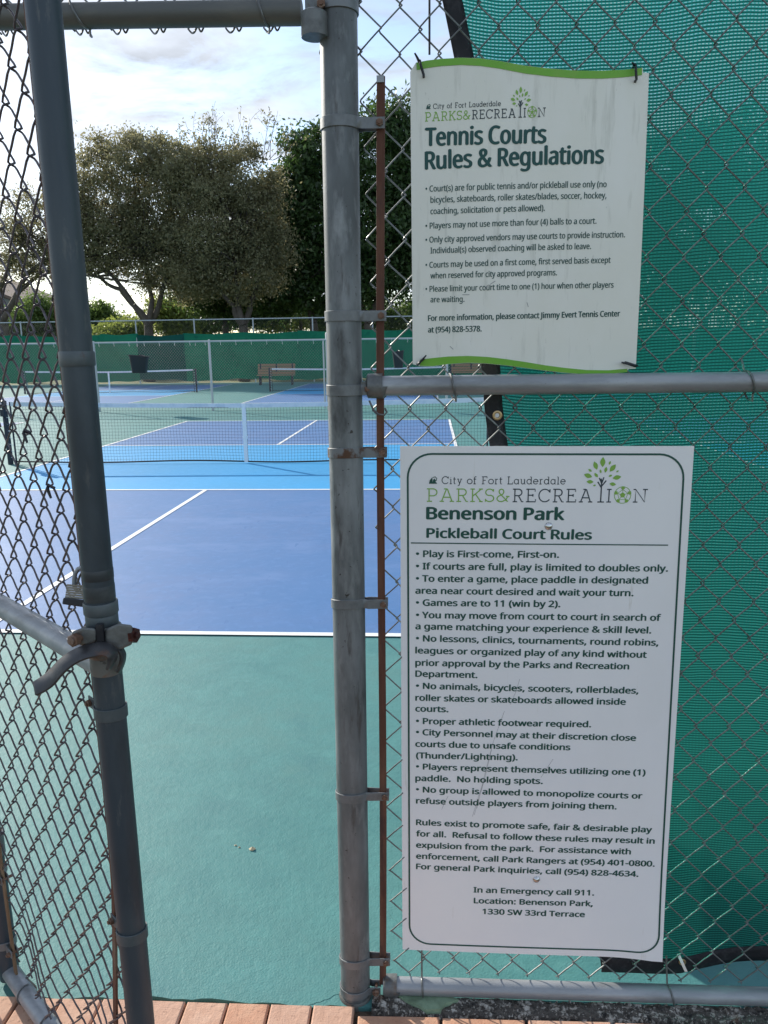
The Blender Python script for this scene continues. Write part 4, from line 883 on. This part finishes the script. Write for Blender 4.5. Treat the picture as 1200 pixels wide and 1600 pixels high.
net(-.62, 6.35, 26.2, 'far right pickleball net beyond the low dividing fence, in front of the bench', 2.95, dens=.05)

# low dividing fence across the courts
mf = empty('dividing_fence', 'low chain-link fence crossing the courts between the near court and the far nets', 'fence')
VF = 16.6; HT = 1.86
MB().tube([cf(u, VF, HT) for u in np.linspace(-19.3, 15.7, 30)], .024, 10).build('top_rail', farmetal, mf)
for i, u in enumerate([-.29 + 3.2 * k for k in range(-6, 6)]):
    big = abs(u - 2.91) < .01; r = .042 if big else .032
    MB().tube([cf(u, VF, 0), cf(u, VF, HT + (.16 if big else .03)), cf(u, VF, HT + (.19 if big else .05))], [r, r, r * .5], 14).build('post', farmetal, mf)
    if big: MB().tube([cf(u - .10, VF, .04), cf(u - .10, VF, HT)], .022, 10).build('post', farmetal, mf)
def farmesh(par, z0, z1, ua, ub, v, r, pw=.0752, ph=.083, m_=farwire):
    vs = []; fs = []; n_ = int((ub - ua) / (pw / 2)); K = int((z1 - z0) / (ph / 2)); off = np.array([[-r, 0], [r * .5, r * .87], [r * .5, -r * .87]])
    tri = []
    for i in range(n_):
        u = ua + i * pw / 2; base = len(vs)
        for j in range(K + 1):
            side = (j + i) % 2; uu = u + side * pw / 2 + (.004 if side else -.004); z = z0 + j * ph / 2
            for o_ in off: vs.append(cf(uu + o_[0], v + (.006 if side else -.006) + o_[1], z))
        for j in range(K):
            for q in range(3): fs.append((base + j * 3 + q, base + j * 3 + (q + 1) % 3, base + j * 3 + 3 + (q + 1) % 3, base + j * 3 + 3 + q))
    me = bpy.data.meshes.new('wire_mesh'); me.from_pydata(vs, [], fs); me.materials.append(m_); o = bpy.data.objects.new('wire_mesh', me); COL.objects.link(o); o.parent = par; o['kind'] = 'stuff'
farmesh(mf, .04, HT, -13, 9.5, VF + .03, .0022)
k = MB()
for i in range(60):
    u = -13 + i * .42; k.tube([cf(u, VF - .03, HT + .01), cf(u + .01, VF - .034, HT - .05), cf(u + .005, VF, HT - .10)], .005, 4)
k.build('tie_wires', tape2, mf, kind='stuff')

def bucket(px0, px1, py0, py1, v, label, tilt=.05):
    """open waste bin hung on the dividing fence"""
    a = at(px0, py0, 20.55); b = at(px1, py0, 20.55); W_ = (b[0] - a[0]) / 2; x = (a[0] + b[0]) / 2; z1 = a[2]; z0 = at(px0, py1, 20.55)[2]; y = 20.55
    r = empty('waste_bin', label, 'bin', group='bins on the dividing fence'); n_ = 22
    k = MB()
    ring_ = [(0, .0, .72), (0, .0, .74), (.02, 0, .75), (.93, 0, .97), (.93, 0, 1.04), (1., 0, 1.05), (1., 0, .98), (.9, 0, .92), (.06, 0, .70), (.05, 0, .02)]
    for h, _, q in ring_:
        for i in range(n_):
            an = 2 * math.pi * i / n_; ca, sa = math.cos(an), math.sin(an); e = .55; cx_ = abs(ca) ** e * (1 if ca > 0 else -1); cy_ = abs(sa) ** e * (1 if sa > 0 else -1)
            k.v.append((x + cx_ * W_ * .95 * q + tilt * h * .3, y + cy_ * W_ * .8 * q, z0 + (z1 - z0) * h + .03 * cx_ * h * (-1 if tilt > 0 else 1)))
    k.f = [(i * n_ + j, i * n_ + (j + 1) % n_, (i + 1) * n_ + (j + 1) % n_, (i + 1) * n_ + j) for i in range(len(ring_) - 1) for j in range(n_)] + [tuple(range(n_ - 1, -1, -1))]
    k.smooth = True; k.build('bin_body', blackpl, r)
    k = MB(); k.tube([(x - W_ * .5, y + W_ * .7, z1 - .02), (x, y + .33, z1 + .02), (x + W_ * .5, y + W_ * .7, z1 - .02)], .012, 6); k.build('bin_hanger', blackpl, r)
bucket(201, 231, 556, 583, VF, 'black waste bin hung on the low fence left of its nearest thin post')
bucket(613, 632, 549, 575, VF, 'small dark bin on the low fence, seen behind the rusty tension bar', -.04)

# benches in front of the far screen
def bench(px0, px1, Y, label):
    a = at(px0, 600, Y); b = at(px1, 600, Y); W_ = b[0] - a[0]; x0 = a[0]; r = empty('park_bench', label, 'bench', group='benches by the far fence')
    def T(u, d, z): return (x0 + u, Y + d - (u) * math.tan(CYAW), z)
    for i in range(4):
        z = .50 + i * .125; MB().box(0, W_, .34 + i * .03, .37 + i * .03, z, z + .105, T).build('back_slat', wood, r)
    for i in range(4):
        d = -.05 + i * .1; MB().box(0, W_, d, d + .085, .44, .475, T).build('seat_slat', wood, r)
    for u in (.10, W_ - .16):
        k = MB(); k.box(u, u + .06, -.05, .40, .38, .438, T); k.box(u, u + .06, -.05, .0, 0, .379, T); k.box(u, u + .06, .34, .40, 0, .379, T); k.box(u, u + .06, .385, .44, .379, 1.0, T); k.build('bench_leg', navy, r)
    MB().box(W_ * .5 - .03, W_ * .5 + .03, .36, .42, .45, .98, T).build('bench_brace', navy, r)
bench(402, 461, 36.4, 'wooden slatted bench at the far screen, left of the thick fence post')
bench(706, 768, 36.4, 'wooden slatted bench glimpsed between the upper sign and the middle rail')
k = MB(); c_ = at(776, 590, 36.6); k.tube([(c_[0], c_[1], 0), (c_[0], c_[1], .02), (c_[0], c_[1], .85), (c_[0], c_[1], .9), (c_[0], c_[1], .9), (c_[0], c_[1], .3)], [.2, .26, .34, .35, .3, .22], 20)
tag(k.build('waste_barrel', mat('brown_barrel', (.06, .045, .04), .7, 0, [(9, (.1, .08, .07), .4, .7)]), None), 'dark brown barrel beside the bench under the upper sign', 'barrel')

# far perimeter fence with screens
VB = 35.0
ffc = empty('perimeter_fence', 'tall far perimeter fence running behind the benches below the trees', 'fence')
HB = 3.18
for z in (HB,): MB().tube([cf(u, VB, z) for u in np.linspace(-34, 24, 20)], .03, 8).build('top_rail', farmetal, ffc)
for i in range(20):
    u = -33.6 + 3.03 * i; MB().tube([cf(u, VB, -.05), cf(u, VB, HB + .05)], .036, 8).build('post', farmetal, ffc)
farmesh(ffc, 2.2, HB, -20, 10, VB + .04, .0022, .11, .12, mat('thin_far_wire', (.2, .22, .23), .6))
fs_ = empty('windscreen', 'long green windscreen hung on the far perimeter fence behind the courts', 'windscreen')
us = [-33.6, -27.5, -21.5, -15.4, -11.2, -9.3, -6.9, -1.0, 5.2, 11.3, 17.4, 23.5]
for i in range(len(us) - 1):
    a, b = us[i] - .03, us[i + 1] + .03; nu = int((b - a) / .22) + 2; nv = 12; k = MB(); zt0 = 2.52 + .05 * ((i * 37) % 5 - 2) / 2
    for q in range(nv + 1):
        for j in range(nu + 1):
            u = a + (b - a) * j / nu; e = q / nv; zt_ = zt0 - .07 * math.sin(math.pi * j / nu * max(1, round((b - a) / 3))) ** 2; zb_ = .16 + .05 * math.sin(u * 1.3) + .03 * math.sin(u * 4)
            k.v.append(cf(u, VB - .06 - .02 * (i % 2) - .05 * math.sin(u * 1.9 + e * 3) * math.sin(e * 3.1) - .03 * math.sin(u * 5 + e * 6 + i) * (1 - abs(2 * e - 1)) - .03 * math.sin(u * 2.3 + 9 * e), zb_ + (zt_ - zb_) * e))
    k.f = [(q * (nu + 1) + j, q * (nu + 1) + j + 1, (q + 1) * (nu + 1) + j + 1, (q + 1) * (nu + 1) + j) for q in range(nv) for j in range(nu)]
    k.smooth = True; k.build('screen_panel', scr_far[1 if i in (5,) else 0], fs_)

# ================================================================== BUILDING far left
A = at(-420, 500, 62); B = at(22, 500, 62)
bl = empty('building', 'grey building with a pitched roof behind the far fence at the left edge', 'building')
x0, x1 = A[0], B[0]; Yb = 62; top = at(10, 470, 62)[2]
k = MB(); rg = at(-200, 380, 62)[2]
k.add([(x0, Yb, -.1), (x1, Yb, -.1), (x1, Yb, top), ((x0 + x1) / 2, Yb, rg), (x0, Yb, top)] + [(x0, Yb + 14, -.1), (x1, Yb + 14, -.1), (x1, Yb + 14, top), ((x0 + x1) / 2, Yb + 14, rg), (x0, Yb + 14, top)],
      [(0, 1, 2, 3, 4), (9, 8, 7, 6, 5), (1, 6, 7, 2), (0, 4, 9, 5)]); k.build('wall', wallm, bl)
k = MB(); xm = (x0 + x1) / 2
for xa, za, xb, zb_ in ((x0 - .6, top - .1, xm, rg + .05), (xm, rg + .05, x1 + .5, top - .1)):
    k.add([(xa, Yb - .5, za), (xb, Yb - .5, zb_), (xb, Yb + 14.5, zb_), (xa, Yb + 14.5, za), (xa, Yb - .5, za + .25), (xb, Yb - .5, zb_ + .25), (xb, Yb + 14.5, zb_ + .25), (xa, Yb + 14.5, za + .25)], [(3, 2, 1, 0), (4, 5, 6, 7), (0, 1, 5, 4), (2, 3, 7, 6), (1, 2, 6, 5), (3, 0, 4, 7)])
k.build('roof', roofm, bl)
for xa in (-18, -13, -8, -4):
    o = MB().box(xm + xa * .0 + (xa + 11) * .9 - 1, xm + (xa + 11) * .9 + .4, Yb - .06, Yb - .002, 2.4, 3.9).build('window', glassm, bl); MB().box(xm + (xa + 11) * .9 - 1.08, xm + (xa + 11) * .9 + .48, Yb - .05, Yb - .001, 2.3, 2.39).build('window_sill', tape, o)

# ================================================================== TREES
def curve(a, b, bend, n_=8):
    a, b = np.array(a, float), np.array(b, float); c_ = (a + b) / 2 + np.array(bend)
    return [tuple((1 - t) ** 2 * a + 2 * t * (1 - t) * c_ + t * t * b) for t in np.linspace(0, 1, n_)]
def tree(name, label, cat, Y, base, limbs, lobes, nleaf, size, leafm, group=None, clump=.42, nclump=260, depth=1., seed=1, trunk_r=.28, twigs=None, branch=60):
    g = np.random.default_rng(seed); r_ = empty(name, label, cat, group=group)
    P_ = lambda x, y, d=0: at(x, y, Y + d)
    if base:
        b0 = P_(*base); b0[2] = -.05; fork = P_(*limbs[0][0]) if limbs else b0 + [0, 0, 2]
        MB().tube([tuple(b0), tuple(b0 * .6 + fork * .4 + [.06, 0, 0]), tuple(fork)], [trunk_r * 1.25, trunk_r, trunk_r * .85], 12).build('trunk', bark, r_)
        for pts in limbs:
            Q = [P_(x, y, (i * .25 - .2) * ((hash(str(pts)) % 3) - 1)) for i, (x, y) in enumerate(pts)]
            QQ = []
            for a, b in zip(Q, Q[1:]): QQ += curve(a, b, g.normal(0, .12, 3), 6)[:-1]
            QQ.append(tuple(Q[-1])); MB().tube(QQ, list(np.linspace(trunk_r * .68, trunk_r * .16, len(QQ))), 9).build('limb', bark, r_)
    # lobes: (x, y, rx, ry) in photo points -> ellipsoids in metres
    L_ = []
    for x, y, rx, ry in lobes:
        c_ = P_(x, y); k_ = Y / FPX; L_.append((c_, np.array([rx * k_, rx * k_ * .85 * depth, ry * k_])))
    wts = np.array([l[1][0] * l[1][2] for l in L_]); wts /= wts.sum()
    idx = g.choice(len(L_), nclump, p=wts); C_ = []
    for i in idx:
        d = g.normal(size=3); d /= np.linalg.norm(d); C_.append(L_[i][0] + d * L_[i][1] * g.uniform(.25, 1) ** .5)
    C_ = np.array(C_)
    if base:
        k = MB()
        for j in range(min(branch, nclump)):
            c_ = C_[j]; li = L_[idx[j]]; src = li[0] + np.array([0, 0, -li[1][2] * .7]) if not limbs else P_(*limbs[j % len(limbs)][-1]) * .6 + P_(*limbs[j % len(limbs)][-2]) * .4
            if np.linalg.norm(c_ - src) < 6.5: k.tube(curve(src, c_, g.normal(0, .35, 3), 7), list(np.linspace(.055, .012, 7)), 5, False)
        if k.v: k.build('branches', bark, r_, kind='stuff')
    if twigs:
        k = MB(); TL = []
        for x0_, y0_, x1_, y1_ in twigs:
            a = P_(x0_, y0_, g.uniform(-1, 1)); b = P_(x1_, y1_, g.uniform(-1, 1)); C2 = curve(a, b, g.normal(0, .25, 3), 8); k.tube(C2, list(np.linspace(.022, .006, 8)), 4, False)
            for _ in range(7):
                t = g.integers(2, 8); s0 = np.array(C2[t]); e = s0 + np.array([g.normal(0, .32), g.normal(0, .3), abs(g.normal(.35, .2))]); k.tube([tuple(s0), tuple((s0 + e) / 2 + g.normal(0, .04, 3)), tuple(e)], .007, 3, False); TL.append(e); TL.append((s0 + e) / 2)
        k.build('twigs', bark, r_, kind='stuff'); TL = np.array(TL)
    # leaves
    ci = g.integers(0, nclump, nleaf); sc_ = g.uniform(.5, 1.3, nclump)[ci][:, None]
    pos = C_[ci] + g.normal(size=(nleaf, 3)) * clump * sc_ * np.array([1, 1, .72])
    if twigs: ex = TL[g.integers(0, len(TL), 700)] + g.normal(size=(700, 3)) * .09; pos = np.r_[pos, ex]
    n_ = len(pos); a = g.normal(size=(n_, 3)); a /= np.linalg.norm(a, axis=1)[:, None]; b = np.cross(a, g.normal(size=(n_, 3))); b /= np.linalg.norm(b, axis=1)[:, None]
    s_ = (size * g.uniform(.6, 1.35, n_))[:, None]
    vs = np.empty((n_, 4, 3)); vs[:, 0] = pos - a * s_; vs[:, 1] = pos - b * s_ * .45; vs[:, 2] = pos + a * s_; vs[:, 3] = pos + b * s_ * .45
    me = bpy.data.meshes.new('crown'); me.vertices.add(n_ * 4); me.vertices.foreach_set('co', vs.reshape(-1)); me.loops.add(n_ * 4); me.loops.foreach_set('vertex_index', np.arange(n_ * 4)); me.polygons.add(n_); me.polygons.foreach_set('loop_start', np.arange(n_) * 4)
    me.update(calc_edges=True); me.materials.append(leafm); o = bpy.data.objects.new('crown', me); COL.objects.link(o)
    o.parent = r_; o['kind'] = 'stuff'; return r_
g2 = random.Random(5)
tw = [(x + g2.uniform(-8, 8), 250, x + (x - 365) * .25 + g2.uniform(-12, 12), y + g2.uniform(-6, 10)) for x, y in [(292, 200), (303, 190), (315, 185), (327, 182), (338, 180), (348, 184), (358, 192), (368, 198), (380, 196), (392, 190), (404, 186), (415, 190), (425, 205), (436, 220), (240, 215), (252, 220), (262, 222), (430, 215), (344, 178), (322, 190), (410, 198), (330, 195), (350, 200)]]
tree('olive_tree', 'grey-green small-leaved tree with spreading leaning limbs just right of the dark gate post', 'tree', 44, (228, 530), [[(232, 508), (212, 480), (188, 452), (160, 436), (128, 428)], [(232, 508), (238, 470), (230, 430), (215, 380)], [(232, 508), (250, 470), (262, 430), (280, 370)], [(232, 508), (205, 470), (170, 425), (135, 395)]],
     [(200, 255, 66, 40), (262, 255, 40, 40), (150, 262, 28, 24), (170, 320, 60, 55), (245, 320, 65, 75), (265, 400, 55, 62), (288, 335, 40, 60), (290, 430, 40, 40), (185, 385, 55, 40), (215, 215, 30, 14), (155, 370, 45, 40), (120, 300, 30, 40), (120, 350, 34, 34), (140, 415, 22, 22), (245, 450, 30, 18)], 78000, .082, olive, seed=3, nclump=480, clump=.40, branch=110)
tree('olive_tree', 'grey-green small-leaved tree with bare twigs sticking out of its top', 'tree', 42.5, (378, 530), [[(380, 508), (366, 478), (345, 455), (330, 410)], [(380, 508), (392, 470), (402, 440), (410, 400)], [(380, 508), (372, 470), (368, 430), (370, 380)]],
     [(310, 275, 60, 50), (370, 280, 62, 50), (345, 350, 85, 80), (400, 350, 38, 60), (425, 292, 22, 24), (430, 385, 24, 30), (380, 430, 60, 45), (320, 420, 50, 45), (345, 240, 60, 16)], 76000, .082, olive, seed=8, nclump=480, clump=.40, twigs=tw, branch=110)
tree('olive_tree', 'sparse small-leaved tree seen through the gate mesh above the grey building', 'tree', 47, (10, 530), [[(5, 500), (30, 455), (60, 430), (110, 420)], [(5, 500), (0, 450), (20, 400), (50, 360)], [(5, 500), (40, 430), (80, 400), (110, 385)]],
     [(55, 345, 52, 42), (15, 380, 42, 40), (90, 390, 34, 28), (20, 425, 40, 22), (85, 330, 30, 22), (60, 410, 50, 22)], 15000, .08, olive, seed=11, nclump=260, clump=.36, branch=60)
tree('broadleaf_tree', 'dark dense green tree behind the thick fence post, left half showing', 'tree', 46, (493, 530), [[(490, 505), (480, 470), (462, 430)], [(490, 505), (500, 460), (505, 420)]],
     [(492, 212, 24, 14), (465, 232, 26, 14), (448, 262, 20, 22), (478, 258, 34, 26), (520, 245, 44, 44), (462, 310, 46, 40), (500, 345, 60, 50), (440, 350, 34, 36), (510, 410, 70, 52), (455, 415, 40, 44), (520, 465, 60, 26), (430, 455, 40, 26), (436, 300, 18, 18)], 44000, .15, dkgreen, seed=4, nclump=330, clump=.42)
tree('broadleaf_tree', 'dark dense green tree between the thick post and the upper sign', 'tree', 45, (575, 530), [[(575, 505), (560, 460), (545, 400)], [(575, 505), (590, 460), (610, 410)]],
     [(575, 210, 28, 24), (620, 205, 40, 45), (600, 270, 60, 60), (590, 350, 70, 70), (640, 330, 50, 90), (600, 430, 55, 45), (680, 300, 50, 80)], 42000, .15, dkgreen, seed=6, nclump=520, clump=.45)
tree('broadleaf_tree', 'dark slender tree trunk and low crown between the olive tree and the dark tree', 'tree', 48, (352, 530), [[(352, 505), (350, 480), (356, 450)]], [(430, 450, 44, 44), (350, 440, 50, 34), (300, 440, 44, 30), (400, 480, 40, 26), (330, 485, 30, 16)], 24000, .13, dkgreen, seed=12, nclump=160, clump=.5, trunk_r=.22)
tree('broadleaf_tree', 'leafy dark tree seen only through the green woven screen right of the upper sign', 'tree', 44, (800, 540), [[(800, 505), (790, 440), (770, 380)], [(800, 505), (820, 440), (850, 380)]],
     [(760, 250, 90, 90), (860, 230, 90, 80), (820, 340, 110, 90), (900, 420, 90, 80), (760, 430, 80, 70), (940, 330, 80, 90)], 26000, .19, dkgreen, seed=16, nclump=420, clump=.5, branch=20)
tree('broadleaf_tree', 'leafy dark tree seen only through the green woven screen at the right edge', 'tree', 46, (1100, 540), [[(1100, 505), (1090, 440), (1070, 380)], [(1100, 505), (1130, 440), (1160, 380)]],
     [(1050, 280, 90, 80), (1160, 260, 90, 80), (1100, 370, 120, 90), (1020, 430, 80, 70), (1200, 420, 90, 90), (1240, 320, 80, 90)], 26000, .19, dkgreen, seed=17, nclump=420, clump=.5, branch=20)
shr = [('round dark green tree behind the far fence beside the grey building', midgreen, 58, [(60, 500, 38, 34), (35, 515, 30, 22), (85, 510, 22, 24)], 15000, .12),
       ('round mid-green bush right of the gate post above the far screen', midgreen, 57, [(150, 498, 26, 22), (165, 510, 24, 16), (140, 515, 20, 12)], 11000, .12),
       ('bright yellow-green low bush above the far screen left of the trunks', ygreen, 50, [(195, 516, 32, 10), (172, 520, 18, 8), (215, 512, 14, 10)], 6000, .11),
       ('sunlit yellow-green shrub between the trunks of the two olive trees', ygreen, 52, [(262, 495, 24, 22), (280, 510, 26, 15), (252, 480, 14, 14)], 8000, .12),
       ('green hedge mass behind the trunks under the olive tree', midgreen, 54, [(310, 500, 36, 22), (345, 490, 30, 24)], 12000, .12),
       ('pale green palm-like thicket right of the second trunk', ygreen, 53, [(425, 498, 26, 18), (455, 495, 22, 20), (440, 480, 16, 12)], 8000, .13),
       ('green thicket at the foot of the dark trees', midgreen, 54, [(500, 498, 30, 22), (540, 500, 30, 22), (590, 500, 34, 24), (640, 500, 34, 24)], 15000, .13)]
for i, (lb, lm, Y, lo, nl, sz) in enumerate(shr): tree('shrub', lb, 'shrub', Y, None, [], lo, nl, sz, lm, group='shrubs beyond the far fence', clump=.4, nclump=170, seed=30 + i)
# palms peeping over the fence
def palm(px, py, Y, h, label):
    r_ = empty('palm', label, 'palm', group='small palms beyond the far fence'); t = at(px, py, Y); g = np.random.default_rng(int(px))
    MB().tube([(t[0], t[1], -.05), (t[0], t[1], t[2])], [.16, .11], 8).build('trunk', bark, r_)
    for i in range(16):
        an = g.uniform(0, 2 * math.pi); el = g.uniform(.1, 1.2); Ln = h * g.uniform(.8, 1.1); k = MB(); prev = None
        for j in range(9):
            s = j / 8; x = t[0] + math.cos(an) * math.cos(el) * Ln * s; y = t[1] + math.sin(an) * math.cos(el) * Ln * s; z = t[2] + math.sin(el) * Ln * s - .9 * h * s * s
            if j:
                for sg in (-1, 1):
                    for q in range(2):
                        wdt = .45 * math.sin(math.pi * (s * .85 + .1)); nx_, ny_ = -math.sin(an) * sg, math.cos(an) * sg; u_ = (q - .5) * Ln / 16
                        bx_, by_ = x + math.cos(an) * u_, y + math.sin(an) * u_
                        k.add([(bx_, by_, z), (bx_ + math.cos(an) * .07, by_ + math.sin(an) * .07, z), (bx_ + nx_ * wdt + math.cos(an) * .2, by_ + ny_ * wdt + math.sin(an) * .2, z - .22)], [(0, 1, 2)])
        k.build('frond', ygreen, r_)
palm(205, 505, 56, 1.9, 'small palm top between the bright bush and the leaning trunk'); palm(445, 490, 52, 2.0, 'small pale palm behind the fence between the trunks right of the olive trees'); palm(470, 500, 51, 1.6, 'smaller palm close to the left edge of the thick post')

# unseen waste bin added behind the lower sign to shade the foot of the screen
wb = empty('waste_bin', 'tall dark unseen bin added behind the lower sign to shade the foot of the screen', 'bin')
bc_ = P0 + fd * .49 + fn * .78; k = MB(); k.tube([(bc_[0], bc_[1], z) for z in (.0, .004, .45, .84, .85, .89, .895)], [.21, .22, .25, .275, .29, .29, .27], 28); k.build('bin_body', blackpl, wb)
k = MB(); k.tube([(bc_[0], bc_[1], z) for z in (.896, .91, .945, .96)], [.285, .29, .2, .06], 28); k.build('lid', blackpl, wb)

# small things on the court
q = onplane(394, 1325, (0, 0, .006), (0, 0, 1)); k = MB()
k.add([(q[0] + .011 * math.cos(a) * (1 + .2 * math.sin(3 * a)), q[1] + .008 * math.sin(a), .002) for a in np.linspace(0, 5.6, 9)] + [(q[0], q[1], .011), (q[0] + .004, q[1] + .002, .009)], [(i, (i + 1) % 9, 9) for i in range(9)] + [(8, 10, 9)])
tag(k.build('dry_leaf', leafbrown), 'small curled pale leaf lying on the teal court by the gate', 'leaf')
for i, (px_, py_, r) in enumerate(((368, 1320, .005), (374, 1323, .004))):
    q = onplane(px_, py_, (0, 0, .003), (0, 0, 1)); k = MB(); k.add([(q[0] + r * math.cos(a), q[1] + r * .7 * math.sin(a), .001) for a in np.linspace(0, 5.2, 6)] + [(q[0], q[1], .005)], [(j, (j + 1) % 6, 6) for j in range(6)])
    tag(k.build('leaf_crumb', leafbrown), 'tiny pale crumb on the teal court just left of the curled leaf' if i else 'tiniest pale speck farthest left of the curled leaf on the court', 'crumb')
